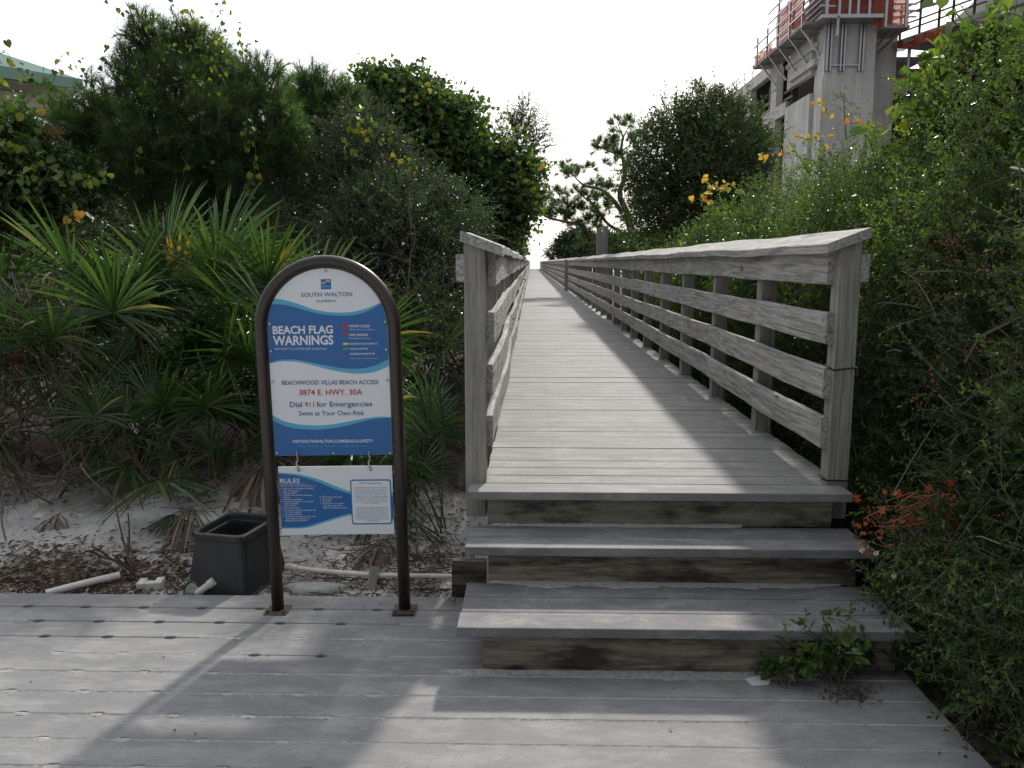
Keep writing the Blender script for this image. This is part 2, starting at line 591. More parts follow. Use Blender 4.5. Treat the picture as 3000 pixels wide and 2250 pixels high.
MATS['vine_dark'] = leaf_mat('dark_vine_leaf', [(0, (.025, .052, .02)), (.6, (.055, .105, .032)), (.93, (.12, .175, .035)), (1, (.24, .16, .03))], .42, .42, .4)  # darker green range of grape leaf colours
MATS['vine_yellow'] = leaf_mat('autumn_grape_leaf', [(0, (.22, .24, .04)), (.35, (.38, .32, .05)), (.75, (.46, .30, .05)), (1, (.45, .18, .06))], .5, .5, .3, (1.3, 1.2, .8))
MATS['needle'] = leaf_mat('pine_needle', [(0, (.025, .052, .022)), (.6, (.06, .115, .042)), (1, (.12, .19, .06))], .4, .45, .3)
MATS['palm'] = leaf_mat('palmetto_leaf', [(0, (.017, .042, .017)), (.6, (.044, .096, .027)), (.92, (.10, .15, .042)), (1, (.24, .19, .06))], .27, .29, .55)
MATS['palm_yellow'] = leaf_mat('yellowing_palmetto_leaf', [(0, (.35, .22, .04)), (1, (.50, .27, .05))], .35, .5, .3, (1.2, 1.1, .8))
MATS['palm_dead'] = leaf_mat('dead_palmetto_leaf', [(0, (.10, .07, .05)), (.6, (.20, .155, .12)), (1, (.36, .31, .27))], .12, .75, .2, (1.1, 1.0, .9))
MATS['weed'] = leaf_mat('weed_leaf', [(0, (.035, .07, .022)), (.7, (.07, .13, .03)), (1, (.16, .22, .05))], .35, .45, .4)
MATS['orange'] = leaf_mat('orange_oak_leaf', [(0, (.26, .045, .016)), (.6, (.40, .095, .035)), (1, (.44, .19, .10))], .4, .5, .3, (1.3, 1.0, .8))
MATS['litter'] = leaf_mat('dry_leaf', [(0, (.05, .034, .024)), (.6, (.14, .098, .064)), (1, (.33, .255, .175))], .0, .8, .2)
MATS['redleaf'] = leaf_mat('reddish_berry_cluster', [(0, (.28, .02, .015)), (1, (.45, .06, .03))], .2, .35, .5, (1.2, .9, .8))
MATS['berry'] = plain('red_berry', (.22, .010, .010), .25, var=.3)
MATS['petal'] = plain('white_petal', (.8, .8, .78), .6)
MATS['pollen'] = plain('yellow_flower_center', (.6, .36, .03), .7)
MATS['twig'] = leaf_mat('pale_twig_bark', [(0, (.06, .05, .042)), (.7, (.17, .15, .13)), (1, (.30, .27, .24))], 0, .8, .2)
MATS['brown_twig'] = leaf_mat('brown_twig_bark', [(0, (.05, .036, .027)), (1, (.17, .13, .10))], 0, .85, .15)
MATS['bark'] = wood('tree_bark', 'z', (.045, .036, .03), (.14, .115, .095), knots=False)
MATS['bronze'] = plain('bronze_painted_steel', (.026, .0185, .0145), .33, 0, .15, 30)
MATS['rust'] = plain('rusty_plate', (.10, .07, .05), .7, .2, .4, 30)
MATS['steel'] = plain('dull_galvanised_steel', (.42, .42, .43), .38, .9, .15, 40)
MATS['white'] = plain('white_sign_face', (.70, .725, .76), .35, 0, .03, 3)
MATS['blue'] = plain('deep_blue_print', (.008, .112, .34), .35, 0, .06, 3)
MATS['cyan'] = plain('light_blue_print', (.075, .38, .58), .35, 0, .04, 3)
MATS['navy'] = plain('navy_print', (.03, .11, .28), .4, 0, .05)
MATS['redp'] = plain('red_print', (.48, .02, .025), .4, 0, .05)
MATS['yellowp'] = plain('yellow_print', (.75, .62, .08), .4, 0, .05)
MATS['greenp'] = plain('green_print', (.04, .33, .17), .4, 0, .05)
MATS['purplep'] = plain('purple_print', (.10, .05, .32), .4, 0, .05)
MATS['orangep'] = plain('amber_print', (.75, .48, .10), .4, 0, .05)
MATS['pvc'] = plain('aged_white_pvc', (.56, .54, .49), .45, 0, .18, 14)
MATS['black'] = plain('black_plastic', (.022, .023, .025), .45, 0, .35, 9)
MATS['paver'] = plain('pale_concrete', (.50, .49, .45), .9, 0, .2, 30)
MATS['tile'] = plain('pale_plastic_scrap', (.58, .62, .64), .5, 0, .04, 6)
MATS['cream'] = plain('cream_painted_wall', (.62, .58, .50), .7, 0, .06, 3)
MATS['whitewall'] = plain('white_house_wall', (.70, .69, .67), .7, 0, .05, 3)
MATS['roof'] = plain('green_metal_roof', (.04, .13, .10), .75, .0, .08, 2)
MATS['glass'] = plain('dark_window_glass', (.03, .035, .04), .08, 0, .1)
MATS['timber'] = plain('raw_formwork_timber', (.42, .29, .13), .8, 0, .25, 12)
MATS['shaded_concrete'] = plain('unlit_concrete', (.07, .066, .062), .9, 0, .2, 2)  # darker concrete, the shade inside the open storeys put into its colour
MATS['ply'] = plain('grey_formwork_ply', (.30, .29, .28), .8, 0, .2, 3)
MATS['cable'] = plain('black_cable_tie', (.015, .015, .016), .4)

def concrete_mat():
    m, nt, b = new_mat('raw_board_marked_concrete')
    v = coords(nt, world_space=True)
    vz = coords(nt, (1, 1, .05), world_space=True)
    a = noise(nt, v, .35, 6, .62)
    st = noise(nt, vz, 3.2, 5, .65)
    c = ramp(nt, a, [(.3, (.42, .41, .385)), (.7, (.62, .61, .58))])
    c = mixc(nt, ramp(nt, st, [(.5, (0, 0, 0)), (.72, (.7, .7, .7))]), c, (.24, .24, .235))
    c = mixc(nt, ramp(nt, noise(nt, vz, 9, 4, .6), [(.56, (0, 0, 0)), (.75, (.5, .5, .5))]), c, (.66, .655, .64))
    nt.links.new(c, b.inputs['Base Color'])
    b.inputs['Roughness'].default_value = .85
    bump(nt, b, st, .3, .05)
    return m
MATS['concrete'] = concrete_mat()
def net_mat():
    """woven debris netting: opaque mesh threads with open holes averaged"""
    m, nt, b = new_mat('orange_debris_netting')
    v = coords(nt, world_space=True)
    c = ramp(nt, noise(nt, v, 1.1, 5, .6), [(.3, (.42, .085, .045)), (.7, (.62, .17, .10))])
    nt.links.new(c, b.inputs['Base Color'])
    b.inputs['Roughness'].default_value = .7
    tr = nt.nodes.new('ShaderNodeBsdfTransparent')
    mx = nt.nodes.new('ShaderNodeMixShader')
    mx.inputs[0].default_value = .25
    nt.links.new(b.outputs[0], mx.inputs[1])
    nt.links.new(tr.outputs[0], mx.inputs[2])
    tl = nt.nodes.new('ShaderNodeBsdfTranslucent')
    nt.links.new(c, tl.inputs['Color'])
    m2 = nt.nodes.new('ShaderNodeMixShader')
    m2.inputs[0].default_value = .35
    nt.links.new(mx.outputs[0], m2.inputs[1])
    nt.links.new(tl.outputs[0], m2.inputs[2])
    nt.links.new(m2.outputs[0], nt.nodes['Material Output'].inputs['Surface'])
    return m
MATS['net'] = net_mat()
def sea_mat():
    m, nt, b = new_mat('sunlit_gulf_water')
    b.inputs['Base Color'].default_value = (.10, .22, .24, 1)
    b.inputs['Roughness'].default_value = .35
    v = coords(nt, world_space=True)
    bump(nt, b, noise(nt, v, .6, 4), .6, .3)
    return m
MATS['sea'] = sea_mat()

# ------------------------------------------------------------------ ground, beach, sea
def sstep(a, b, x):
    t = np.clip((x - a) / (b - a), 0, 1)
    return t * t * (3 - 2 * t)
def gz(x, y):
    x, y = np.asarray(x, float), np.asarray(y, float)
    left = sstep(-.1, -.9, x)
    z = -.10 + .05 * sstep(3.4, 3.65, y)
    z = z + left * (.19 * sstep(3.75, 5.1, y) + .35 * sstep(5.2, 9, y))
    w = sstep(3.55, 4.2, y)
    z = z + w * (.035 * np.sin(x * 2.3 + y * 1.7) * np.sin(y * 2.9 - x) + .018 * np.sin(x * 7.1 + 1.3) * np.sin(y * 6.3 + x * 2))
    z = z + .15 * sstep(12, 40, y) * np.sin(x * .21) * np.sin(y * .13)
    return z - 4.2 * sstep(105, 150, y) - 4 * sstep(150, 260, y)
xs = np.unique(np.round(np.concatenate([np.linspace(-4000, -60, 14), np.linspace(-60, -8, 27), np.linspace(-8, 8, 260), np.linspace(8, 60, 27), np.linspace(60, 4000, 14)]), 3))
ys = np.unique(np.round(np.concatenate([np.linspace(-60, 0, 10), np.linspace(0, 3.2, 10), np.linspace(3.2, 7, 110), np.linspace(7, 20, 60), np.linspace(20, 300, 80), np.linspace(300, 5000, 8)]), 3))
GX, GY = np.meshgrid(xs, ys)
g = MB()
idx = np.arange(GX.size).reshape(GX.shape)
g.add(np.stack([GX, GY, gz(GX, GY)], -1).reshape(-1, 3), np.stack([idx[:-1, :-1], idx[:-1, 1:], idx[1:, 1:], idx[1:, :-1]], -1).reshape(-1, 4))
setting(g.build('ground', MATS['sand'], smooth=True))
g = MB()
g.add([(-5000, 128, -5.2), (5000, 128, -5.2), (5000, 5500, -5.2), (-5000, 5500, -5.2)], [(0, 1, 2, 3)])
setting(g.build('sea_water', MATS['sea']))

# ------------------------------------------------------------------ lower deck (composite boards with drain notches)
rng = np.random.default_rng(11)
def board_strip(mb, xa, xb, ya, yb, z, th, rnd, notch_b=None, notch_f=None, step=.012):
    """one board along X; notch arrays hold the x of half-round bites in its far and near edges"""
    cuts = [xa, xb]
    for nb in (notch_b, notch_f):
        if nb is not None:
            for c in nb:
                cuts += list(np.linspace(c - .026, c + .026, 7))
    X = np.array(sorted(set(round(c, 4) for c in cuts if xa <= c <= xb)))
    def prof(nl):
        d = np.zeros_like(X)
        if nl is not None:
            for c in nl:
                d = np.maximum(d, .010 * np.sqrt(np.clip(1 - ((X - c) / .024) ** 2, 0, 1)))
        return d
    yb_ = yb - prof(notch_b)
    ya_ = ya + prof(notch_f)
    k = len(X)
    c = .003
    rows = [np.stack([X, ya_, np.full(k, z - th)], -1), np.stack([X, ya_, np.full(k, z - c)], -1), np.stack([X, ya_ + c, np.full(k, z)], -1),
            np.stack([X, yb_ - c, np.full(k, z)], -1), np.stack([X, yb_, np.full(k, z - c)], -1), np.stack([X, yb_, np.full(k, z - th)], -1)]
    V = np.concatenate(rows)
    i = np.arange(k - 1)
    F = [np.stack([a * k + i, a * k + i + 1, (a + 1) * k + i + 1, (a + 1) * k + i], -1) for a in range(5)]
    mb.add(V, np.concatenate(F), 0, rnd)
    n0 = mb.n - 6 * k
    mb.fs.append((np.array([[n0 + a * k for a in range(6)][::-1]]), 0))
    mb.fs.append((np.array([[n0 + a * k + k - 1 for a in range(6)]]), 0))
deck = MB()
NOTCH = [np.arange(-5.8 + (i % 2) * .13 + rng.random() * .03, -.45 - .12 * (i % 3), .262) for i in range(17)]
DP = .1435
for i in range(16):
    yb = 3.53 - i * DP
    ya = yb - DP + .005
    nb = NOTCH[i] if i > 0 else None
    xr = 1.41 if i < 99 else 1.41
    xl = -6.0
    seam = None
    board_strip(deck, xl, xr + rng.normal() * .004, ya, yb, rng.normal() * .0008, .028, rng.random(), notch_b=nb, notch_f=NOTCH[i + 1])
setting(deck.build('lower_deck', MATS['deck']))
# sand packed in the joints of the deck
sj = MB()
for i in range(1, 16):
    y = 3.53 - i * DP
    x0 = {1: -.0, 2: -.55, 3: -1.35, 4: -1.3}.get(i, -6.0)
    segs = [(x0, 1.40)]
    if i in (2, 3):
        segs.append((-6, -1.95 - .1 * i))
    if i == 4:
        segs = [(-6, -1.12), (-.55, 1.40)]
    for (a, b) in segs:
        X = np.arange(a, b, .012)
        nd = np.abs(X[:, None] - NOTCH[i][None]).min(1) < .022
        w1 = .0022 + .0022 * rng.random(len(X)) + .004 * (rng.random(len(X)) > .97) + .0065 * nd
        w2 = .0022 + .0022 * rng.random(len(X)) + .004 * (rng.random(len(X)) > .97) + .0065 * nd
        z = .0012 + .0016 * rng.random(len(X))
        V = np.concatenate([np.stack([X, y - w1, np.full(len(X), -.0006)], -1), np.stack([X, np.full(len(X), y + .002), z], -1), np.stack([X, y + w2, np.full(len(X), -.0006)], -1)])
        k = len(X)
        ii = np.arange(k - 1)
        sj.add(V, np.concatenate([np.stack([r * k + ii, r * k + ii + 1, (r + 1) * k + ii + 1, (r + 1) * k + ii], -1) for r in range(2)]))
setting(sj.build('sand_in_joints', MATS['joint_sand']), 'stuff')
# loose sand drifted against the risers
dr = MB()
def drift(xa, xb, y_wall, z, width, h, rng, ends=.2):
    X = np.arange(xa, xb, .008)
    k = len(X)
    m1, m2_ = max(6, int((xb - xa) / .11)), max(8, int((xb - xa) / .024))
    nz = .6 * np.interp(X, np.linspace(xa, xb, m1), rng.random(m1)) + .4 * np.interp(X, np.linspace(xa, xb, m2_), rng.random(m2_))
    w = width * (.35 + .9 * nz) * np.clip(np.minimum(X - xa, xb - X) / ends, .08, 1)
    V = np.concatenate([np.stack([X, np.full(k, y_wall), z + h * (.5 + .5 * nz)], -1), np.stack([X, y_wall - w * .5, z + h * .4 * (.5 + nz * .5)], -1), np.stack([X, y_wall - w, np.full(k, z + .0006)], -1)])
    ii = np.arange(k - 1)
    dr.add(V, np.concatenate([np.stack([(r + 1) * k + ii, (r + 1) * k + ii + 1, r * k + ii + 1, r * k + ii], -1) for r in range(2)]))

# ------------------------------------------------------------------ steps
RIS = (.190, .360)          # tops of the two lower treads
ZD = .525                   # boardwalk deck
Y3, Y2, Y1 = 2.815, 3.20, 3.45
XL, XR = -.27, 1.412
steps = thing('wooden_steps', 'three weathered wooden steps with grey treads leading up to the boardwalk', 'steps', (.57, 3.2, 0))
def child(mb, name, mat, parent, bevel=0, smooth=False):
    o = mb.build(name, mat, None, smooth, bevel)
    o.parent = parent
    o.matrix_parent_inverse = Matrix.Translation(parent.location).inverted() if not any(parent.rotation_euler) else parent_inv(parent)
    return o
def parent_inv(p):
    return (Matrix.Translation(p.location) @ p.rotation_euler.to_matrix().to_4x4()).inverted()
def tread_board(x0, x1, y0, y1, top, th=.038):
    b = MB()
    b.box(x0, x1, y0, y1, top - th, top, rnd=random.random())
    return b
random.seed(5)
for (yf, top, nb) in ((Y3, RIS[0], 3), (Y2, RIS[1], 2)):
    for k in range(nb):
        child(tread_board(XL + (.005 if k else 0), XR - (.006 if k == 1 else 0), yf + k * .143, yf + k * .143 + .138, top + (.0 if k else .001)), 'tread', MATS['tread'], steps, bevel=.005)
child(tread_board(-.275, 1.41, Y1, Y1 + .142, ZD, .038), 'nosing', MATS['walk'], steps, bevel=.005)
def riser_mb(x0, x1, y, z0, z1):
    b = MB()
    b.box(x0, x1, y, y + .036, z0, z1, rnd=random.random())
    return b
child(riser_mb(-.175, 1.36, Y3 + .035, .003, RIS[0] - .040), 'riser', MATS['riser'], steps, bevel=.003)
child(riser_mb(-.175, 1.355, Y2 + .04, RIS[0] + .003, RIS[1] - .040), 'riser', MATS['riser'], steps, bevel=.003)
child(riser_mb(-.19, 1.335, Y1 + .035, RIS[1] + .003, ZD - .040), 'riser', MATS['fresh_riser'], steps, bevel=.003)
b = MB()
b.box(-.36, -.20, 3.545, 3.58, -.08, .17)
child(b, 'side_board', MATS['riser'], steps, bevel=.003)
b = MB()
b.box(-.15, -.11, 2.90, 3.56, .03, .148)
child(b, 'stringer', MATS['riser'], steps)
b = MB()
b.box(1.365, 1.40, 2.95, 3.60, .02, .148)
child(b, 'stringer', MATS['riser'], steps)
drift(-.30, 1.1, Y3 + .035, .0, .05, .012, rng)
drift(-.34, -.02, Y3 + .033, .0005, .07, .008, rng, .15)
drift(-.17, 1.30, Y2 + .04, RIS[0] + .001, .055, .012, rng)
drift(-.17, .95, Y1 + .035, RIS[1] + .001, .022, .012, rng, .05)
setting(dr.build('drifted_sand', MATS['joint_sand'], smooth=True), 'stuff')

# ------------------------------------------------------------------ boardwalk
WY0, WY1 = Y1 + .146, 122.0
wd = MB()
y = WY0
i = 0
x_l, x_r = -.20, 1.41
nxt = 3.715
while y < WY1:
    p = .143
    gap = .0055
    if y + p > nxt:
        gap = .011
        nxt += 3.05
    L_ = x_l - .01 * rng.random()
    wd.box(L_, x_r + .008 * rng.random(), y, y + p - gap, ZD - .03, ZD + rng.normal() * .0007, rnd=rng.random())
    y += p
wd.box(x_l + .05, x_l + .09, WY0, WY1, ZD - .25, ZD - .034)
wd.box(.58, .62, WY0, WY1, ZD - .25, ZD - .034)
wd.box(x_r - .09, x_r - .05, WY0, WY1, ZD - .25, ZD - .034)
setting(wd.build('boardwalk_path', MATS['walk']))
# screw heads in three rows on the near boards
sc_ = MB()
for xx in (.12, .62, 1.15):
    y = WY0 + .07
    while y < 9:
        for dy in (-.03, .03):
            px_ = xx + rng.normal() * .006
            a = np.arange(6) * np.pi / 3
            sc_.add(np.stack([px_ + .0045 * np.cos(a), y + dy + .0045 * np.sin(a), np.full(6, ZD + .0032)], -1), [tuple(range(6))])
        y += .143
o = sc_.build('deck_screws', MATS['bronze'])
setting(o)

BOARD_Z = (.679, .915, 1.162, 1.424)     # bottoms of the four boards
BH = .142
def railing(side, ya, yb, label, near=True, wob=.006):
    """posts every 1.2 m, four boards on the inner face, a sloping cap on top"""
    t = thing('handrail', label, 'railing', ((-.2 if side < 0 else 1.36), ya, ZD), 'handrails of the boardwalk')
    xin = -.165 if side < 0 else 1.312           # inner face of the boards
    out = -1 if side < 0 else 1
    xa = xin + out * .037
    xb = xa + out * .094
    post0 = None
    k = 0
    y = ya
    while y < yb + .01:
        if post0 is None or k == 1:
            b = MB()
            lo = (RIS[1] + .003 if k == 0 else -.6)
            b.box(min(xa, xb), max(xa, xb), y, y + .094, lo, 1.5, rnd=.3)
            for v_ in b.v[0]:
                if v_[2] > 1.4:
                    v_[2] = 1.584 if abs(v_[0] - xa) < .01 else 1.616
            post0 = child(b, 'post', MATS['post'], t, bevel=.004)
            py0 = y
        else:
            c = post0.copy()
            COL.objects.link(c)
            c.parent = t
            c.matrix_parent_inverse = post0.matrix_parent_inverse.copy()
            c.location = post0.location + Vector((rng.normal() * .006, y - py0, 0))
        y += 1.2
        k += 1
    segl = 3.6 if near else 14.4
    for bi, zb in enumerate(BOARD_Z):
        y = ya + (.03 if side > 0 else .06) + (.03 if bi == 3 else 0)
        first = True
        while y < yb:
            L_ = segl if not first else segl * (.67 if bi % 2 else 1.0)
            first = False
            y2 = min(y + L_ - .004, yb)
            n = max(3, int((y2 - y) / .3) + 1)
            Y = np.linspace(y, y2, n)
            dz = (np.sin(Y * 2.1 + bi * 2 + side) * .5 + np.sin(Y * 5.3 + bi) * .5) * wob + rng.normal() * .002
            dx = np.sin(Y * 1.7 + bi + side * 2) * wob * .9
            lean = .05 * (zb - .68) if side > 0 else 0
            x0, x1 = (xin + lean * .3 + dx), (xin + lean * .3 + out * .036 + dx)
            ch = .004
            ring = []
            for (xx, zz) in ((x0 + out * ch, zb), (x1 - out * ch, zb), (x1, zb + ch), (x1, zb + BH - ch), (x1 - out * ch, zb + BH), (x0 + out * ch, zb + BH), (x0, zb + BH - ch), (x0, zb + ch)):
                ring.append(np.stack([np.broadcast_to(xx, n), Y, (zz + (.014 if bi == 3 and zz > zb + .1 else 0)) + dz], -1))
            V = np.stack(ring, 1)     # n,8,3
            idx = np.arange(n * 8).reshape(n, 8)
            q = np.stack([idx[:-1], np.roll(idx[:-1], -1, 1), np.roll(idx[1:], -1, 1), idx[1:]], -1).reshape(-1, 4)
            if side > 0:
                q = q[:, ::-1]
            b = MB()
            b.add(V.reshape(-1, 3), q, 0, rng.random())
            e0, e1 = tuple(range(8)), tuple(range((n - 1) * 8, n * 8))
            b.fs.append((np.array([e0[::-1] if side < 0 else e0]), 0))
            b.fs.append((np.array([e1 if side < 0 else e1[::-1]]), 0))
            if near:
                for ky in range(int((yb - ya) / 1.2) + 1):
                    yn = ya + ky * 1.2 + .047
                    if y + .01 < yn < min(y2, 14):
                        xn = np.interp(yn, Y, np.broadcast_to(x0, n)) - out * .0015
                        zn = np.interp(yn, Y, dz) + zb
                        for (oy, oz) in ((-.018, .035), (.02, .105)):
                            a6 = np.arange(6) * np.pi / 3
                            q6 = np.stack([np.full(6, xn), yn + oy + .0065 * np.cos(a6), zn + oz + .0065 * np.sin(a6)], -1)
                            b.add(q6 if side < 0 else q6[::-1], [tuple(range(6))], 1)
            child(b, 'rail_board', [MATS['rail'], MATS['bronze']], t)
            y = y2 + .004
    # sloping cap
    y = ya - (.035 if near else 0)
    ci = 0
    while y < yb:
        y2 = min(y + (4.8 if near else 14.4) - .004, yb)
        n = max(3, int((y2 - y) / .3) + 1)
        Y = np.linspace(y, y2, n)
        dz = (np.sin(Y * 1.9 + side * 2) * .6 + np.sin(Y * 4.7) * .4) * wob * 1.3
        dx = np.sin(Y * 1.3 + 2 * side) * wob * 1.2
        xi, xo = xin - out * .035, xin + out * .15
        zi, zo, th = 1.563, 1.628, .042
        ring = []
        for (xx, zz) in ((xi, zi), (xo, zo), (xo, zo + th), (xo - out * .004, zo + th + .003), (xi + out * .004, zi + th + .001), (xi - out * .001, zi + th - .004)):
            ring.append(np.stack([xx + dx, Y, zz + dz], -1))
        V = np.stack(ring, 1)
        idx = np.arange(n * 6).reshape(n, 6)
        q = np.stack([idx[:-1], np.roll(idx[:-1], -1, 1), np.roll(idx[1:], -1, 1), idx[1:]], -1).reshape(-1, 4)
        if side > 0:
            q = q[:, ::-1]
        b = MB()
        b.add(V.reshape(-1, 3), q, 0, rng.random())
        b.fs.append((np.array([tuple(range(6))[::-1] if side < 0 else tuple(range(6))]), 0))
        b.fs.append((np.array([tuple(range((n - 1) * 6, n * 6)) if side < 0 else tuple(range((n - 1) * 6, n * 6))[::-1]]), 0))
        child(b, 'cap', MATS['rail'], t)
        y = y2 + .004
        ci += 1
    # near end block and cross cap support under the sloping cap
    if near:
        b = MB()
        b.box(min(xb, xb + out * .036), max(xb, xb + out * .036), ya + .003, ya + 1.6, 1.44, 1.56, rnd=.8)
        child(b, 'cap_support', MATS['rail'], t)
    return t
railing(1, 3.602, 28.9, 'near right handrail of four weathered grey boards under a sloping cap, close beside the hedge')
railing(-1, 3.597, 28.9, 'near left handrail of wavy weathered boards under a sloping cap, beside the sign', wob=.010)
railing(1, 29.2, 121.5, 'far right handrail of the boardwalk running on beyond the thick square post', near=False, wob=.01)
railing(-1, 29.2, 121.5, 'far left handrail of the boardwalk under the dark trees at its far end', near=False, wob=.014)
b = MB()
b.box(1.19, 1.325, 28.98, 29.12, ZD + .001, 1.62)
tag(b.build('post', MATS['post'], bevel=.006), 'thick square post standing where the near right handrail ends and the far one begins', 'post')
bpy.data.objects['post'].name = 'square_post'
for k, (pa, pb, top, lab) in enumerate(((1747, 1762, 668, 'shorter of two square timber posts rising above the right handrail'), (1769, 1784, 660, 'taller of two square timber posts rising above the right handrail'))):
    b = MB()
    p0, p1 = at(pa, 760, 22), at(pb, 760, 22)
    b.box(p0.x, p1.x, 22 + .4 * k, 22.14 + .4 * k, -.5, at(pa, top, 22).z, rnd=.2 + .5 * k)
    tag(b.build('timber_post', MATS['post'], bevel=.006), lab, 'post', 'pair of timber posts')
# black cable ties round the near right post
for z, lab in ((1.052, 'upper'), (.545, 'lower')):
    b = MB()
    x0, x1, y0, y1 = 1.345, 1.447, 3.597, 3.698
    s_ = .012 if z > 1 else 0
    c = [(x0, y1, z + s_), (x0, y0, z - s_ * .2), (x1, y0, z + s_ * .8), (x1, y1, z + s_), (x0, y1, z + s_)]
    tube(b, c, .0035, 6)
    tube(b, [c[1], (c[1][0] - .03, c[1][1] - .02, z + .012)], .003, 5)
    tag(b.build('cable_tie', MATS['cable']), ('black cable tie round the near right post at the third board' if z > 1 else 'black cable tie round the foot of the near right post'), 'cable tie', 'black cable ties on the post')

# ------------------------------------------------------------------ beach warning sign
SY = 3.386
sb = ground_at(1000, 1786, .0)
SIGN = thing('beach_sign', 'arched blue and white beach warning sign in a bronze tube frame standing on the deck', 'sign', (0, 0, 0))
pl = ground_at(815, 1787, 0)
pr = ground_at(1186, 1790, 0)
SIGN.location = (pl + pr) / 2
SIGN.rotation_euler = (0, R(-.85), math.atan2(pr.y - pl.y, pr.x - pl.x))
SM = Matrix.Translation(SIGN.location) @ SIGN.rotation_euler.to_matrix().to_4x4()
SI = SM.inverted()
HW = (pr - pl).length / 2
def sl(px, py):
    """photo point -> sign plane (x, z)"""
    o = SI @ Vector((0, 0, CAMZ))
    d = SI.to_3x3() @ ray(px, py)
    p = o + d * (-o.y / d.y)
    return (p.x, p.z)
def z1(x, y):
    return sl(760 + x / 5.027, 740 + y / 5.027)
def z2(x, y):
    return sl(760 + x / 5.027, 1040 + y / 5.027)
def z3(x, y):
    return sl(780 + x / 5.267, 1340 + y / 5.267)
TR = .0265
ZA = sl(957, 766)[1] - HW
b = MB()
pts = [(-HW, 0, .006), (-HW, 0, ZA * .5)] + [(-HW * math.cos(a), 0, ZA + HW * math.sin(a)) for a in np.linspace(0, math.pi, 41)] + [(HW, 0, ZA * .5), (HW, 0, .006)]
tube(b, pts, TR, 16)
b.build('frame', MATS['bronze'], SIGN, smooth=True)
for sx in (-1, 1):
    b = MB()
    b.box(sx * HW - .05, sx * HW + .05, -.055, .045, .0015, .009)
    o = b.build('base_plate', MATS['rust'], SIGN, bevel=.002)
    b = MB()
    for (bx, by) in ((-.036, -.04), (.036, -.04)):
        tube(b, [(sx * HW + bx, by, .008), (sx * HW + bx, by, .020)], .008, 8)
    b.build('anchor_bolt', MATS['rust'], o)
PW = HW - TR - .002
PB = z2(1000, 1472)[1]
def arch(x):
    return ZA + math.sqrt(max(0, PW * PW - x * x))
SGM = [MATS[k] for k in ('white', 'blue', 'cyan', 'navy', 'redp', 'yellowp', 'greenp', 'purplep', 'orangep')]
W_, B_, C_, NV, RD, YL, GR, PU, OR = range(9)
YF = -.004                        # front face of the panels
def curve_fn(pts):
    P = spline([(x, 0, z) for x, z in pts], 80)
    return lambda x: np.interp(x, P[:, 0], P[:, 2])
def band(mb, lo, hi, y, mat, x0, x1, clip=None, n=70):
    X = np.linspace(x0, x1, n)
    a, c = np.array([lo(x) for x in X]), np.array([hi(x) for x in X])
    if clip:
        cl = np.array([clip(x) for x in X])
        a, c = np.minimum(a, cl), np.minimum(c, cl)
    V = np.concatenate([np.stack([X, np.full(n, y), a], -1), np.stack([X, np.full(n, y), c], -1)])
    i = np.arange(n - 1)
    mb.add(V, np.stack([i, i + 1, n + i + 1, n + i], -1), mat)
def text(mb, s, p0, p1, top, mat, bold=0, y=YF - .0022):
    """lettering fitted between two baseline points, cap height reaching z = top"""
    cu = bpy.data.curves.new('lettering', 'FONT')
    cu.body = s
    cu.size = 1
    cu.offset = bold
    cu.resolution_u = 3
    ob = bpy.data.objects.new('lettering', cu)
    COL.objects.link(ob)
    dg = bpy.context.evaluated_depsgraph_get()
    me = bpy.data.meshes.new_from_object(ob.evaluated_get(dg))
    V = np.empty(len(me.vertices) * 3)
    me.vertices.foreach_get('co', V)
    V = V.reshape(-1, 3)
    F = [tuple(p.vertices) for p in me.polygons]
    bpy.data.objects.remove(ob)
    bpy.data.curves.remove(cu)
    bpy.data.meshes.remove(me)
    w0, w1 = V[:, 0].min(), V[:, 0].max()
    cap = .73
    L_ = math.hypot(p1[0] - p0[0], p1[1] - p0[1])
    ca, sa = (p1[0] - p0[0]) / L_, (p1[1] - p0[1]) / L_
    u = (V[:, 0] - w0) / (w1 - w0) * L_
    h = V[:, 1] / cap * (top - (p0[1] + p1[1]) / 2)
    mb.add(np.stack([p0[0] + u * ca - h * sa, np.full(len(u), y), p0[1] + u * sa + h * ca], -1), [f[::1] for f in F], mat)
def line(mb, z, s, x0, x1, base, top, mat, bold=0, dy=0, y=YF - .0022):
    text(mb, s, z(x0, base + dy), z(x1, base - dy), z((x0 + x1) / 2, top)[1], mat, bold, y)
def poly(mb, pts, mat, y):
    mb.add([(p[0], y, p[1]) for p in pts], [tuple(range(len(pts)))], mat)

pn = MB()
n = 60
X = np.linspace(-PW, PW, n)
front = [(x, YF, PB) for x in X] + [(x, YF, arch(x)) for x in X]
back = [(x, .002, PB) for x in X] + [(x, .002, arch(x)) for x in X]
i = np.arange(n - 1)
pn.add(front, np.stack([i, i + 1, n + i + 1, n + i], -1), W_)
pn.add(back, np.stack([n + i, n + i + 1, i + 1, i], -1), W_)
m2 = 2 * n
pn.add(front + back, np.concatenate([np.stack([i + 1, i, m2 + i, m2 + i + 1], -1), np.stack([n + i, n + i + 1, m2 + n + i + 1, m2 + n + i], -1)]), W_)
c1 = curve_fn([z1(*p) for p in ((130, 690), (240, 680), (400, 705), (600, 765), (800, 835), (1000, 872), (1200, 882), (1400, 868), (1600, 815), (1800, 722), (1930, 640))])
c2 = curve_fn([z1(*p) for p in ((130, 765), (215, 758), (400, 772), (600, 825), (800, 880), (1000, 915), (1200, 928), (1400, 918), (1600, 858), (1810, 740), (1930, 655))])
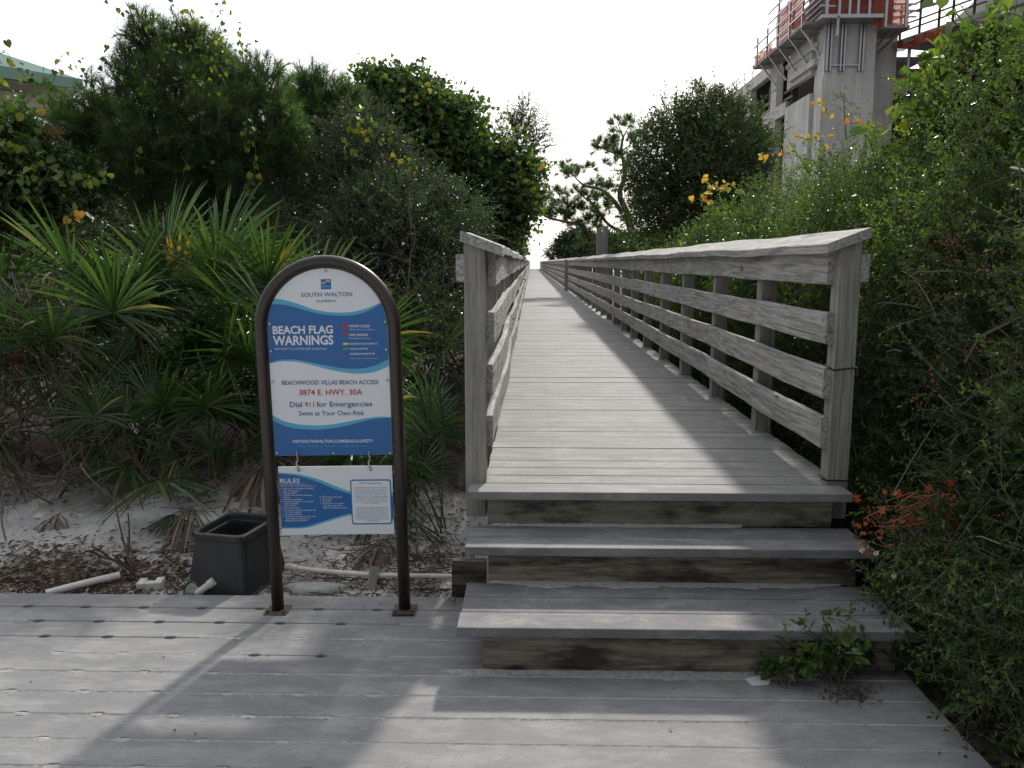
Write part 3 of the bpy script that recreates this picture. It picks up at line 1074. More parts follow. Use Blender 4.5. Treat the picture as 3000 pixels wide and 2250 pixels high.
c3 = curve_fn([z2(*p) for p in ((100, 150), (150, 118), (280, 75), (440, 63), (600, 75), (800, 115), (1000, 155), (1200, 188), (1400, 202), (1600, 182), (1760, 130), (1915, 50), (1990, 5))])
c4 = curve_fn([z2(*p) for p in ((100, 155), (150, 130), (280, 97), (440, 90), (600, 105), (800, 152), (1000, 205), (1200, 245), (1400, 270), (1600, 265), (1760, 225), (1920, 150), (1990, 100))])
c5 = curve_fn([z2(*p) for p in ((100, 800), (195, 880), (350, 965), (500, 1005), (650, 1025), (850, 1035), (1050, 1022), (1250, 990), (1450, 950), (1650, 918), (1800, 905), (1945, 910), (2010, 912))])
c6 = curve_fn([z2(*p) for p in ((100, 890), (205, 960), (350, 1030), (500, 1070), (650, 1088), (850, 1095), (1050, 1078), (1250, 1045), (1450, 995), (1650, 945), (1800, 928), (1945, 925), (2010, 928))])
e = .0005
band(pn, c2, c1, YF - .0008, C_, -PW + e, PW - e, arch)
band(pn, c3, c2, YF - .0008, B_, -PW + e, PW - e, arch)
band(pn, c4, c3, YF - .0008, C_, -PW + e, PW - e, arch)
band(pn, c6, c5, YF - .0008, C_, -PW + e, PW - e, arch)
band(pn, lambda x: PB + e, c6, YF - .0008, B_, -PW + e, PW - e, arch)
# emblem: blue square with an amber wave and a light blue wave
poly(pn, [z1(910, 540), z1(1060, 538), z1(1056, 390), z1(908, 392)], B_, YF - .0008)
for (pts, mat, wd_) in ((((920, 445), (950, 452), (985, 425), (1015, 415), (1048, 428)), OR, 22), (((920, 490), (945, 502), (970, 498), (985, 483), (1000, 498), (1025, 502), (1050, 490)), C_, 17)):
    up = curve_fn([z1(x, y_ - wd_ / 2) for x, y_ in pts])
    dn = curve_fn([z1(x, y_ + wd_ / 2) for x, y_ in pts])
    band(pn, dn, up, YF - .0016, mat, z1(pts[0][0], 500)[0], z1(pts[-1][0], 500)[0], None, 24)
line(pn, z1, 'SOUTH WALTON', 620, 1370, 646, 582, NV, 0, 6)
line(pn, z1, 'FLORIDA', 850, 1130, 729, 692, NV, 0, 2)
line(pn, z1, 'BEACH FLAG', 205, 1090, 1191, 1072, W_, .028, 5)
line(pn, z1, 'WARNINGS', 210, 1097, 1354, 1216, W_, .028, 6)
line(pn, z1, 'TEXT SAFETY TO 31279 FOR SURF CONDITIONS', 225, 995, 1430, 1399, W_, 0, 2)
line(pn, z1, 'WATER CLOSED', 1322, 1630, 1097, 1061, W_, .015, 1)
line(pn, z1, 'Water activity is prohibited', 1325, 1695, 1140, 1119, W_)
line(pn, z1, 'HIGH HAZARD', 1327, 1605, 1225, 1190, W_, .015, 1)
line(pn, z1, 'Knee-deep is too deep', 1330, 1632, 1268, 1246, W_)
line(pn, z1, 'MODERATE SURF/CURRENTS', 1332, 1745, 1353, 1325, W_, .01, 2)
line(pn, z1, 'CALM CONDITIONS', 1335, 1605, 1428, 1400, W_, .01, 1)
line(pn, z1, 'DANGEROUS MARINE LIFE', 1338, 1705, 1501, 1472, W_, .01, 2)
line(pn, z1, 'Absence of flags does not assure safe waters', 1340, 1755, 1563, 1549, W_)
for (x0, x1, ya, yb, mt) in ((1228, 1305, 1064, 1093, RD), (1228, 1305, 1100, 1132, RD), (1235, 1308, 1196, 1226, RD), (1236, 1312, 1329, 1359, YL), (1243, 1315, 1402, 1433, GR), (1246, 1318, 1480, 1507, PU)):
    poly(pn, [z1(x0, yb), z1(x1, yb - 4), z1(x1, ya - 4), z1(x0, ya)], mt, YF - .0022)
line(pn, z2, 'BEACHWOOD VILLAS BEACH ACCESS', 340, 1757, 431, 366, NV, .006, 5)
line(pn, z2, '3874 E. HWY. 30A', 592, 1520, 584, 500, RD, .008, 4)
line(pn, z2, 'Dial', 455, 635, 764, 682, NV, .006, 1)
line(pn, z2, '911', 675, 812, 762, 688, RD, .006, 1)
line(pn, z2, 'for Emergencies', 848, 1668, 756, 676, NV, .006, 4)
line(pn, z2, 'Swim at Your Own Risk', 585, 1548, 885, 815, NV, .004, 4)
line(pn, z2, 'VISITSOUTHWALTON.COM/BEACH-SAFETY', 492, 1680, 1287, 1240, W_, .012, 4)
line(pn, z2, 'KNOW THE LAWS', 588, 870, 1353, 1322, C_)
line(pn, z2, 'BE SMART', 972, 1135, 1351, 1321, C_)
line(pn, z2, 'CARE FOR THE COAST', 1240, 1590, 1350, 1319, C_)
for xx in (921, 1187):
    poly(pn, [z2(xx - 3, 1355), z2(xx + 3, 1355), z2(xx + 3, 1318), z2(xx - 3, 1318)], C_, YF - .0022)
panel = pn.build('panel', SGM, SIGN)
rv = MB()
a8 = np.arange(10) * math.pi / 5
ringv = [(.0065 * math.cos(a), 0, .0065 * math.sin(a)) for a in a8] + [(.0045 * math.cos(a), -.004, .0045 * math.sin(a)) for a in a8]
rv.add(ringv, [tuple(range(10, 20))[::-1]] + [(k, (k + 1) % 10, 10 + (k + 1) % 10, 10 + k) for k in range(10)])
r0 = rv.build('rivet', MATS['steel'], panel)
spots = [z1(978, 268), z1(157, 1045), z1(1866, 1016), z1(178, 1452), z1(1878, 1427), z2(203, 390), z2(1893, 370), z2(265, 1442), z2(1095, 1440), z2(1930, 1437)]
for k, (x, z) in enumerate(spots):
    x = max(-PW + .009, min(PW - .009, x))
    if k == 0:
        r0.location = (x, YF - .0002, z)
    else:
        dup(r0, panel, (x, YF - .0002, z))
# lower hanging rules panel
lp = MB()
q = [z3(250, 1186), z3(2003, 1180), z3(1952, 125), z3(165, 143)]
LX0, LX1 = -PW + .010, PW - .004
LZ0, LZ1 = (q[0][1] + q[1][1]) / 2, (q[2][1] + q[3][1]) / 2
lp.box(LX0, LX1, YF + .0, YF + .005, LZ0, LZ1, W_)
l1 = curve_fn([z3(*p) for p in ((100, 228), (170, 232), (350, 240), (550, 265), (800, 330), (1050, 430), (1300, 520), (1500, 575), (1700, 590), (1960, 525), (2030, 500))])
l2 = curve_fn([z3(*p) for p in ((100, 243), (172, 245), (350, 262), (550, 295), (800, 375), (1050, 480), (1300, 560), (1500, 610), (1700, 630), (1965, 588), (2030, 570))])
l3 = curve_fn([z3(*p) for p in ((150, 1075), (240, 1075), (500, 1072), (650, 1050), (800, 1005), (1000, 940), (1200, 880), (1330, 858), (1600, 840), (1800, 870), (1985, 938), (2040, 960))])
l4 = curve_fn([z3(*p) for p in ((150, 1092), (243, 1092), (500, 1090), (700, 1065), (850, 1015), (1050, 955), (1200, 910), (1340, 885), (1600, 870), (1800, 900), (1985, 970), (2040, 990))])
band(lp, l2, l1, YF - .0008, C_, LX0 + e, LX1 - e)
band(lp, l3, l2, YF - .0008, B_, LX0 + e, LX1 - e)
band(lp, l4, l3, YF - .0008, C_, LX0 + e, LX1 - e)
def rrect(x0, x1, zlo, zhi, r, k=6):
    out = []
    for (cx, cz, a0) in ((x1 - r, zhi - r, 0), (x0 + r, zhi - r, 90), (x0 + r, zlo + r, 180), (x1 - r, zlo + r, 270)):
        for a in np.linspace(a0, a0 + 90, k):
            out.append((cx + r * math.cos(R(a)), cz + r * math.sin(R(a))))
    return out
bx0, bz0 = z3(1328, 1028)
bx1, bz1 = z3(1925, 333)
poly(lp, rrect(bx0, bx1, bz0, bz1, .012), B_, YF - .0016)
poly(lp, rrect(bx0 + .004, bx1 - .004, bz0 + .004, bz1 - .004, .010), C_, YF - .0020)
poly(lp, rrect(bx0 + .006, bx1 - .006, bz0 + .006, bz1 - .006, .008), W_, YF - .0024)
line(lp, z3, 'RULES', 218, 525, 388, 318, W_, .014, 1)
for (x0, x1, base, s) in ((228, 610, 411, 'Please help us keep our beaches clean'), (228, 680, 427, 'Beach users must follow these rules at all times'), (228, 778, 445, 'Violations may result in removal from the beach and a fine'),
        (262, 735, 482, 'Leave no trace. Overnight, unattended'), (265, 530, 517, 'items will be removed'), (270, 478, 551, 'Glass prohibited'), (273, 713, 585, 'Vehicles, dogs, and fires all require'), (275, 370, 618, 'permits'),
        (278, 565, 650, 'Solicitation prohibited'), (281, 737, 683, 'Removal of vegetation, sand or Gulf'), (284, 497, 717, 'water prohibited'), (287, 474, 750, 'Keep off dunes'), (289, 523, 783, 'No excessive noise'),
        (291, 777, 815, 'To prevent crowding, tents larger than'), (294, 536, 848, "10' x 10' prohibited"), (297, 552, 881, 'Camping prohibited'), (300, 770, 914, 'No metal shovels allowed. Large holes'), (303, 668, 947, 'create dangerous situations for'), (306, 628, 979, 'beachgoers and marine life'),
        (872, 1172, 613, 'Fill in holes dug in sand'), (875, 1023, 647, 'No littering'), (878, 1003, 681, 'No nudity'), (880, 1208, 713, "Please allow a 15' setback"), (883, 1180, 746, "from dunes and water's"), (885, 1252, 779, 'edge for emergency vehicles')):
    line(lp, z3, s, x0, x1, base, base - (14 if base < 450 else 23), W_, 0 if base < 450 else .004)
for (x, yb) in ((228, 478), (236, 546), (240, 580), (244, 645), (247, 678), (252, 745), (255, 778), (258, 810), (264, 876), (268, 909), (838, 608), (841, 642), (843, 676), (846, 708)):
    poly(lp, [z3(x - 5, yb), z3(x + 5, yb), z3(x + 5, yb - 9), z3(x - 5, yb - 9)], W_, YF - .0022)
line(lp, z3, 'What is Customary Use?', 1440, 1778, 401, 376, NV, .012, 0, YF - .003)
ycur = 470
for s, x0, x1 in (('The Customary Use code allows restricted', 1358, 1868), ('use of all privately owned areas of the flat', 1360, 1868), ('sandy beach fronting the Gulf of Mexico,', 1370, 1862), ('restricted use includes traditional beach', 1372, 1868), ('activities such as sun bathing, swimming,', 1368, 1872),
                  ('and fishing, and also allows for beach', 1395, 1850), ('chairs, beach towels, and shade umbrellas', 1370, 1882), ("under 7' in diameter.", 1503, 1750)):
    line(lp, z3, s, x0, x1, ycur, ycur - 22, NV, 0, 0, YF - .003)
    ycur += 34
ycur = 776
for s, x0, x1 in (('Customary Use on privately owned beach', 1378, 1885), ('areas does NOT allow uninvited guests to', 1382, 1885), ('bring any tents or pets, or use tobacco', 1402, 1870), ('products, and does require adherence to', 1388, 1885),
                  ('all applicable state laws. These restrictions', 1383, 1892), ('do not apply to property owners or their', 1395, 1886), ('invited guests.', 1556, 1730)):
    line(lp, z3, s, x0, x1, ycur, ycur - 22, NV, 0, 0, YF - .003)
    ycur += 33.5
lpo = lp.build('rules_panel', SGM, SIGN)
for xx in (560, 1620):
    (hx, hz) = z2(xx, 1440)
    hz2 = LZ1 - .012
    b = MB()
    zs = [hz + .004, hz2]
    mid = (zs[0] + zs[1]) / 2
    tube(b, spline([(hx, .004, zs[0] - .002), (hx, -.010, zs[0] + .004), (hx + .002, -.013, zs[0] - .012), (hx + .003, -.011, mid)], 12), .0032, 6)
    tube(b, spline([(hx + .003, -.011, mid), (hx - .003, -.014, mid - .006), (hx + .003, -.016, zs[1] + .010), (hx + .004, -.011, zs[1] - .006), (hx + .004, .006, zs[1] - .001)], 14), .0036, 6)
    b.build('hook', MATS['steel'], SIGN, smooth=True)

# ------------------------------------------------------------------ things lying on the sand
# black valve box without its lid
def rr_ring(w, d, r, z, k=5):
    out = []
    for (sx, sy, a0) in ((1, 1, 0), (-1, 1, 90), (-1, -1, 180), (1, -1, 270)):
        for a in np.linspace(a0, a0 + 90, k):
            out.append((sx * (w / 2 - r) + r * math.cos(R(a)), sy * (d / 2 - r) + r * math.sin(R(a)), z))
    return out
def loft(mb, rings, mat=0, close_top=False):
    n = len(rings[0])
    V = [p for r_ in rings for p in r_]
    F = []
    for k in range(len(rings) - 1):
        for j in range(n):
            F.append((k * n + j, k * n + (j + 1) % n, (k + 1) * n + (j + 1) % n, (k + 1) * n + j))
    if close_top:
        F.append(tuple(range((len(rings) - 1) * n, len(rings) * n)))
    mb.add(V, F, mat)
VB = thing('valve_box', 'open black plastic irrigation valve box standing on the sand left of the sign', 'valve box', (-1.45, 3.81, -.06), rz=R(-12))
b = MB()
H_ = .31
loft(b, [rr_ring(w * .84, w * 1.06, r_, z) for (w, r_, z) in ((.40, .03, 0), (.405, .03, .012), (.385, .035, .02), (.322, .045, H_ - .035), (.335, .05, H_ - .03), (.335, .05, H_ - .004), (.327, .048, H_), (.297, .04, H_), (.292, .04, H_ - .006), (.29, .04, H_ - .032), (.266, .03, H_ - .034), (.266, .03, H_ - .05), (.34, .03, .02))])
body = b.build('body', MATS['black'], VB, smooth=False)
b = MB()
for sx in (-1, 1):
    b.bar((sx * .137, -.16, H_ - .012), (sx * .137, .16, H_ - .012), .006, .012)
b.build('rim_strip', MATS['black'], VB)
b = MB()      # arched pipe opening seen as a recess lip
arc = [(-.12 + .045 * math.cos(a), -.207 + .010 * math.sin(a), .012 + .065 * math.sin(a)) for a in np.linspace(0, math.pi, 9)]
tube(b, arc, .006, 6)
b.add([(p[0], p[1] - .004, p[2]) for p in arc] + [(-.12, -.211, .008)], [tuple([j, j + 1, len(arc)]) for j in range(len(arc) - 1)], 1)
b.build('pipe_opening', [MATS['black'], MATS['joint_sand']], VB)
b = MB()
a0, a1 = ground_at(578, 1738, -.03), ground_at(626, 1703, .03)
tube(b, [a0, a1], .017, 10)
tube(b, [a1 - (a1 - a0).normalized() * .03, a1 + (a1 - a0).normalized() * .005], .021, 10)
tag(b.build('pipe_stub', MATS['pvc'], smooth=False), 'short weathered pipe stub poking out of the valve box foot', 'pipe')
b = MB()
a0, a1 = ground_at(135, 1738, -.03), ground_at(352, 1684, .0)
tube(b, [a0, (a0 + a1) / 2 + Vector((0, 0, .002)), a1], .0175, 12)
tag(b.build('drain_pipe', MATS['pvc'], smooth=False), 'short white plastic pipe lying in the leaf litter at far left', 'pipe')
LP = thing('water_pipe', 'long thin white plastic pipe with a coupling running behind the sign posts to the steps', 'pipe', ground_at(838, 1660, .02))
b = MB()
tube(b, spline([ground_at(835, 1659, .02), ground_at(940, 1672, .015), ground_at(1100, 1684, .01), ground_at(1260, 1687, .005), ground_at(1345, 1690, .0)], 14), .012, 10)
child(b, 'tube', MATS['pvc'], LP, smooth=True)
b = MB()
tube(b, [ground_at(838, 1659, .021), ground_at(872, 1663, .02)], .017, 12)
child(b, 'coupling', MATS['pvc'], LP)
b = MB()       # U-shaped paver scrap
p = ground_at(430, 1737, -.05)
for (x0, x1, y0, y1) in ((-.06, -.022, -.03, .035), (-.022, .022, -.03, .003), (.022, .062, -.03, .035)):
    b.box(x0, x1, y0, y1, 0, .045)
o = b.build('concrete_block', MATS['paver'], bevel=.006)
o.location = p + Vector((0, .05, .0))
o.rotation_euler = (R(6), R(-3), R(4))
tag(o, 'small pale notched concrete block lying at the edge of the deck', 'block')
b = MB()
b.box(-.022, .022, -.018, .018, 0, .12)
o = b.build('wooden_stake', MATS['post'], bevel=.003)
o.location = ground_at(1080, 1747, -.06) + Vector((0, .05, 0))
o.rotation_euler = (R(-18), R(10), R(10))
tag(o, 'short grey wooden stake stuck in the sand between the sign posts', 'stake')
b = MB()
q = [ground_at(2183, 1978 + 10, .004), ground_at(2205, 2008, .003), ground_at(2252, 2005, .004), ground_at(2262, 1985, .009), ground_at(2240, 1972, .010)]
nq = len(q)
b.add([tuple(v) for v in q] + [(v.x, v.y, v.z - .0025) for v in q], [tuple(range(nq)), tuple(range(2 * nq - 1, nq - 1, -1))] + [(j, nq + j, nq + (j + 1) % nq, (j + 1) % nq) for j in range(nq)])
tag(b.build('plastic_scrap', MATS['tile']), 'pale flat torn scrap lying on the deck beside the weeds', 'scrap')
# low mound of buff sand behind the stake
b = MB()
p = ground_at(910, 1735, -.03)
loft(b, [[(p.x + r_ * math.cos(a) * 1.5 * (1 + .2 * math.sin(3 * a)), p.y + .06 + r_ * math.sin(a) * .6, p.z + h) for a in np.linspace(0, 2 * math.pi, 16, endpoint=False)] for (r_, h) in ((.10, -.03), (.095, .005), (.06, .014))], close_top=True)
tag(b.build('sand_mound', MATS['joint_sand'], smooth=True), 'low mound of buff sand behind the left sign post', 'sand mound')

# leaf litter, twigs and specks on the sand: nobody could count them
rng = np.random.default_rng(21)
lt = MB()
def litter(n, cx, cy, sx, sy, zz=.004, size=(.02, .055), wr=.28):
    x = cx + rng.normal(size=n) * sx
    y = cy + rng.normal(size=n) * sy
    ok = (y > 3.56) & (x < -.3)
    x, y = x[ok], y[ok]
    k = len(x)
    P = np.stack([x, y, gz(x, y) + zz + .008 * rng.random(k)], -1)
    a = rng.random(k) * 2 * np.pi
    D = np.stack([np.cos(a), np.sin(a), rng.normal(size=k) * .25], -1)
    Nn = np.stack([rng.normal(size=k) * .5, rng.normal(size=k) * .5, np.ones(k)], -1)
    leaves(lt, P, D, Nn, size[0] + (size[1] - size[0]) * rng.random(k), wr, 'kite', 0, rng.random(k))
litter(2600, -2.55, 3.85, .42, .16)
litter(800, -2.0, 3.78, .25, .12)
litter(500, -1.75, 4.0, .2, .15)
litter(1400, -.7, 3.9, .35, .22, size=(.012, .032))
litter(900, -2.9, 5.2, .6, .35)
litter(500, -.7, 4.6, .3, .5)
litter(700, -1.6, 4.6, 1.2, .5, size=(.008, .022))
litter(1500, -2.6, 3.65, 1.0, .07, size=(.01, .04))
litter(700, -.6, 4.6, .25, .4, size=(.012, .034))
n = 5200
x = rng.uniform(1.44, 3.6, n)
y = rng.uniform(.8, 6, n)
a = rng.random(n) * 6.28
leaves(lt, np.stack([x, y, gz(x, y) + .004 + .03 * rng.random(n)], -1), np.stack([np.cos(a), np.sin(a), rng.normal(size=n) * .3], -1), np.tile([0, 0, 1.], (n, 1)) + rng.normal(size=(n, 3)) * .4, .03 + .05 * rng.random(n), .5, 'kite', 0, rng.random(n) * .5)
setting(lt.build('leaf_litter', MATS['litter']), 'stuff')
tw = MB()
for (cx, cy, sx, sy, n, ln) in ((-2.3, 3.8, .6, .15, 70, .16), (-.75, 4.0, .35, .25, 120, .22), (-.7, 3.75, .3, .1, 60, .2), (-1.4, 4.9, .6, .3, 60, .25)):
    x = cx + rng.normal(size=n) * sx
    y = np.maximum(cy + rng.normal(size=n) * sy, 3.6)
    a = rng.random(n) * 2 * np.pi
    L_ = ln * (.3 + rng.random(n))
    t_ = np.linspace(-.5, .5, 4)
    P = np.stack([x[:, None] + np.cos(a)[:, None] * L_[:, None] * t_, y[:, None] + np.sin(a)[:, None] * L_[:, None] * t_ * .6, np.zeros((n, 4))], -1)
    P[..., 1] = np.maximum(P[..., 1], 3.58)
    P[..., 0] = np.minimum(P[..., 0], -.3)
    P[..., 2] = gz(P[..., 0], P[..., 1]) + .008 + .02 * rng.random((n, 4))
    tubes(tw, P, np.full((n, 4), .002) + .0015 * rng.random((n, 1)), 3, rnd=rng.random(n))
setting(tw.build('twig_litter', MATS['brown_twig']), 'stuff')
# specks and scraps of dry leaf on the decks
sp_ = MB()
n = 260
x = rng.uniform(-2.6, 1.35, n)
y = rng.uniform(1.9, 3.5, n)
ok = ~((x > -.3) & (y > 2.78))
x, y = x[ok], y[ok]
P = np.stack([x, y, np.full(len(x), .003)], -1)
a = rng.random(len(x)) * 6.28
leaves(sp_, P, np.stack([np.cos(a), np.sin(a), .05 * np.ones(len(x))], -1), np.tile([0, 0, 1.], (len(x), 1)), .004 + .012 * rng.random(len(x)) ** 3, .6, 'kite', 0, rng.random(len(x)))
setting(sp_.build('deck_specks', MATS['litter']), 'stuff')

# ------------------------------------------------------------------ building under construction (far right)
def hz(py, Y):
    return at(1500, py, Y).z
BLD = thing('concrete_building', 'raw concrete building under construction with orange netting, rising behind the right hand hedge', 'building', (21.6, 60, 0))
def bpart(mb, name, mat, **k):
    return child(mb, name, MATS[mat], BLD, **k)
XF = at(2408, 300, 60).x            # plane of the long side wall
xr = at(2558, 300, 60).x
b = MB()
ysl = XF * ray(2389, 300).y / ray(2389, 300).x
b.box(XF - .05, xr, 60, ysl, -1, hz(228, 60), 0)
b.box(XF + .02, xr - .03, 60.05, ysl - .03, hz(228, 60), hz(20, 60), 0)
bpart(b, 'tower', 'concrete')
b = MB()       # set-back wall right of the tower
b.box(xr, at(2618, 300, 62.5).x, 62.5, 64, -1, hz(75, 62.5))
bpart(b, 'wall', 'concrete')
# long side wall running away: panels, columns, beams
def fy(px):
    d = ray(px, 300)
    return XF * d.y / d.x
ya, yb = fy(2371), fy(2301)
b = MB()
b.box(XF + .30, XF + .7, ysl - .01, ya + .05, -1, hz(60, 63))
b.box(XF, XF + .4, ya, yb, -1, hz(332, yb) + .3)
b.box(XF, XF + .4, ya, yb - .2, hz(270, yb), hz(232, yb) + 1.3)
b.box(XF + .12, XF + .5, ya + .3, yb - .2, hz(232, yb) + 1.3, hz(150, yb) + 2)
bpart(b, 'wall', 'concrete')
b = MB()
b.box(XF - .25, XF + .1, ysl, yb - 1.4, hz(290, yb) + .9, hz(283, yb) + 1.15)
b.box(XF - .12, XF + .1, ysl, yb, hz(240, yb) + .8, hz(235, yb) + 1.0)
bpart(b, 'ledge', 'concrete')
ycs = [(fy(2273), fy(2256)), (fy(2198), fy(2183)), (fy(2140), fy(2132)), (fy(2105), fy(2100))]
for (y0, y1) in ycs:
    b = MB()
    b.box(XF, XF + .55, y0, y1, -1, hz(200, ycs[0][0]) )
    bpart(b, 'column', 'concrete')
zt, zb_ = hz(186, ycs[0][1]), hz(222, ycs[0][1])
b = MB()
b.box(XF - .02, XF + .5, ycs[0][0] + .2, 130, zb_, zt)
bpart(b, 'beam', 'concrete')
zf = hz(330, ycs[0][1])
b = MB()
b.box(XF - .02, XF + .5, yb, 130, zf - 1.0, zf)
bpart(b, 'beam', 'concrete')
b = MB()
b.box(XF + .2, XF + 12, yb - .6, 130, zf - .35, zf - .05)
bpart(b, 'floor_slab', 'shaded_concrete')
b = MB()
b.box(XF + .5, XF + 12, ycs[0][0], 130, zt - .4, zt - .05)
bpart(b, 'floor_slab', 'shaded_concrete')
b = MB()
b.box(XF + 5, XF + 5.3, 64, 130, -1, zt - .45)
bpart(b, 'back_wall', 'shaded_concrete')
# thin steel props and timber rails in the side openings
for k, (px_) in enumerate((2228, 2243, 2206, 2165, 2290)):
    y_ = fy(px_)
    b = MB()
    b.bar((XF + .8, y_, zf), (XF + .8, y_, zb_), .1)
    bpart(b, 'prop', 'bronze')
b = MB()
for z_ in (zf + .55, zf + 1.15):
    b.bar((XF + .7, ycs[0][0] - 2, z_), (XF + .7, ycs[1][0] - .3, z_), .12)
bpart(b, 'guard_rail', 'timber')
# roof edge guard rail of thin rods and wire along the side wall
b = MB()
for y_ in np.arange(ycs[0][1] + .5, 125, 3.0):
    b.bar((XF + .1, y_, zt), (XF + .1, y_, zt + 1.2), .06)
for dz in (.6, 1.15):
    b.bar((XF + .1, ycs[0][1], zt + dz), (XF + .1, 125, zt + dz), .045)
bpart(b, 'guard_rail', 'net')
# formwork platform around the tower top, brackets and net screens
zp = hz(54, 58.6)
XP0 = XF - 1.5
b = MB()
b.box(at(2406, 50, 58.6).x, at(2588, 50, 58.6).x, 58.5, 60.0, zp - .12, zp + .12)
bpart(b, 'platform', 'steel')
b = MB()
b.box(XP0, XF + .3, 60.0, ycs[0][1] + .4, zp - .14, zp + .08)
bpart(b, 'platform', 'ply')
b = MB()
b.box(xr - .1, at(2650, 90, 60).x, 59.2, 62, zp - .62, zp - .42)
bpart(b, 'platform', 'ply')
for y_ in np.arange(61, ycs[0][1], 2.6):
    b = MB()
    b.bar((XP0 + .1, y_, zp - .1), (XF + .05, y_, zp - 2.0), .13)
    b.bar((XP0 + .1, y_, zp - .2), (XF + .2, y_, zp - .2), .12)
    bpart(b, 'bracket', 'steel')
b = MB()
b.bar((at(2640, 100, 60).x, 60, zp - .6), (xr + .1, 62.3, zp - 2.4), .16)
b.bar((at(2610, 100, 60).x, 60, zp - .6), (xr + .1, 62.3, zp - 1.8), .12)
bpart(b, 'bracket', 'steel')
# steel channels on the tower face
for px_ in (2430, 2470, 2525):
    b = MB()
    x_ = at(px_, 100, 60).x
    zl = hz(214, 60)
    b.box(x_ - .16, x_ - .05, 59.84, 60.05, zl, zp)
    b.box(x_ + .07, x_ + .18, 59.84, 60.05, zl, zp)
    bpart(b, 'channel', 'steel')
b = MB()
b.box(at(2432, 100, 60).x, at(2523, 100, 60).x, 59.9, 60.05, hz(199, 60), hz(195, 60))
bpart(b, 'channel', 'steel')
b = MB()
x_ = at(2451, 100, 58.7).x
b.box(x_ - .06, x_ + .06, 58.5, 58.7, hz(112, 58.6), zp)
bpart(b, 'channel', 'steel')
# formwork box behind the nets
b = MB()
b.box(at(2425, 0, 60).x, at(2625, 0, 60).x, 60.3, 64, zp, zp + 4.5)
bpart(b, 'formwork', 'ply')
for k in range(9):
    b = MB()
    z_ = zp + .35 + k * .42
    b.bar((at(2425, 0, 60).x - .2, 60.1, z_), (at(2690, 0, 60).x, 60.1, z_), .12, .1)
    b.bar((at(2425, 0, 60).x - .25, 60.1, z_), (at(2425, 0, 60).x - .25, 70, z_), .12, .1)
    bpart(b, 'waler', 'steel')
def net(p, q, z0, z1, seed):
    r_ = np.random.default_rng(seed)
    n = 26
    t = np.linspace(0, 1, n)
    P, Q = np.array(p), np.array(q)
    b = MB()
    rows = []
    d = nrm((Q - P)[None])[0]
    s_ = np.array([-d[1], d[0]])
    for kz, f in enumerate((0, .33, .66, 1)):
        w = .10 * np.sin(t * 19 + kz) + .05 * r_.normal(size=n)
        zz = z0 + (z1 - z0) * f + .06 * np.sin(t * 23 + kz * 2)
        rows.append(np.concatenate([(P[None] + (Q - P)[None] * t[:, None] + s_[None] * w[:, None])[:, :2], zz[:, None]], 1))
    i = np.arange(n - 1)
    b.add(np.concatenate(rows), np.concatenate([np.stack([k * n + i, k * n + i + 1, (k + 1) * n + i + 1, (k + 1) * n + i], -1) for k in range(3)]))
    bpart(b, 'debris_net', 'net')
NX0, NX1 = at(2420, 0, 59).x, at(2505, 0, 59).x
net((NX0, 58.9), (NX1, 58.9), zp + .15, zp + 3.6, 1)
net((at(2512, 0, 59).x, 58.9), (at(2545, 0, 59).x, 58.9), zp + .15, zp + 3.6, 7)
net((at(2560, 0, 59).x, 58.9), (at(2690, 0, 59).x, 60.2), zp - .55, zp + 2.9, 2)
net((XP0 + .1, 60), (XP0 + .1, 67), zp + .1, zp + 2.6, 3)
net((XP0 + .1, 68), (XP0 + .1, ycs[0][1]), zp + .1, zp + .75, 4)
net((at(2630, 90, 62).x, 62), (at(2780, 80, 57).x, 57.6), zp - 1.6, zp - .9, 5)
for k, px_ in enumerate((2424, 2460, 2490, 2515, 2548, 2598, 2658)):
    b = MB()
    b.bar((at(px_, 0, 58.7).x, 58.7, zp - .7 if px_ > 2590 else zp - .1), (at(px_, 0, 58.7).x, 58.7, zp + 3.8), .17)
    bpart(b, 'scaffold_post', 'steel')
for k, y_ in enumerate(np.arange(60.5, ycs[0][1] + 1, 2.9)):
    b = MB()
    b.bar((XP0, y_, zp - .2), (XP0, y_, zp + (3.6 if y_ < 69 else 2.1)), .13)
    bpart(b, 'scaffold_post', 'steel')
for dz in (.7, 1.5, 2.3, 3.1):
    b = MB()
    b.bar((XP0 - .06, 60.0, zp + dz), (XP0 - .06, ycs[0][1] if dz < 2 else 69, zp + dz), .1)
    bpart(b, 'guard_rail', 'steel')
    b = MB()
    b.bar((at(2405, 0, 58.6).x, 58.62, zp + dz), (at(2700, 0, 60).x, 60.1, zp + dz), .1)
    bpart(b, 'guard_rail', 'timber' if dz in (1.5,) else 'steel')
# right wing: slabs on steel shores, dark storeys, coming nearer to the right
W0, W1 = at(2612, 125, 62.4), at(3100, -8, 50)
d = (W1 - W0)
d.z = 0
def wing_slab(p, q, z, th, depth, name, mat):
    b = MB()
    n_ = Vector((-(q - p).y, (q - p).x, 0)).normalized() * depth
    if n_.y < 0:
        n_ = -n_
    c = [Vector((v.x, v.y, 0)) for v in (p, q, q + n_, p + n_)]
    b.add([(v.x, v.y, z - th) for v in c] + [(v.x, v.y, z) for v in c], [(3, 2, 1, 0), (4, 5, 6, 7), (0, 1, 5, 4), (1, 2, 6, 5), (2, 3, 7, 6), (3, 0, 4, 7)])
    bpart(b, name, mat)
zw = W0.z
wing_slab(W0, W1, zw, .35, 14, 'floor_slab', 'ply')
nf = Vector((-d.y, d.x, 0)).normalized()
wing_slab(W0 + nf * .4, W1 + nf * .4, zw - 3.9, .35, 12, 'floor_slab', 'shaded_concrete')
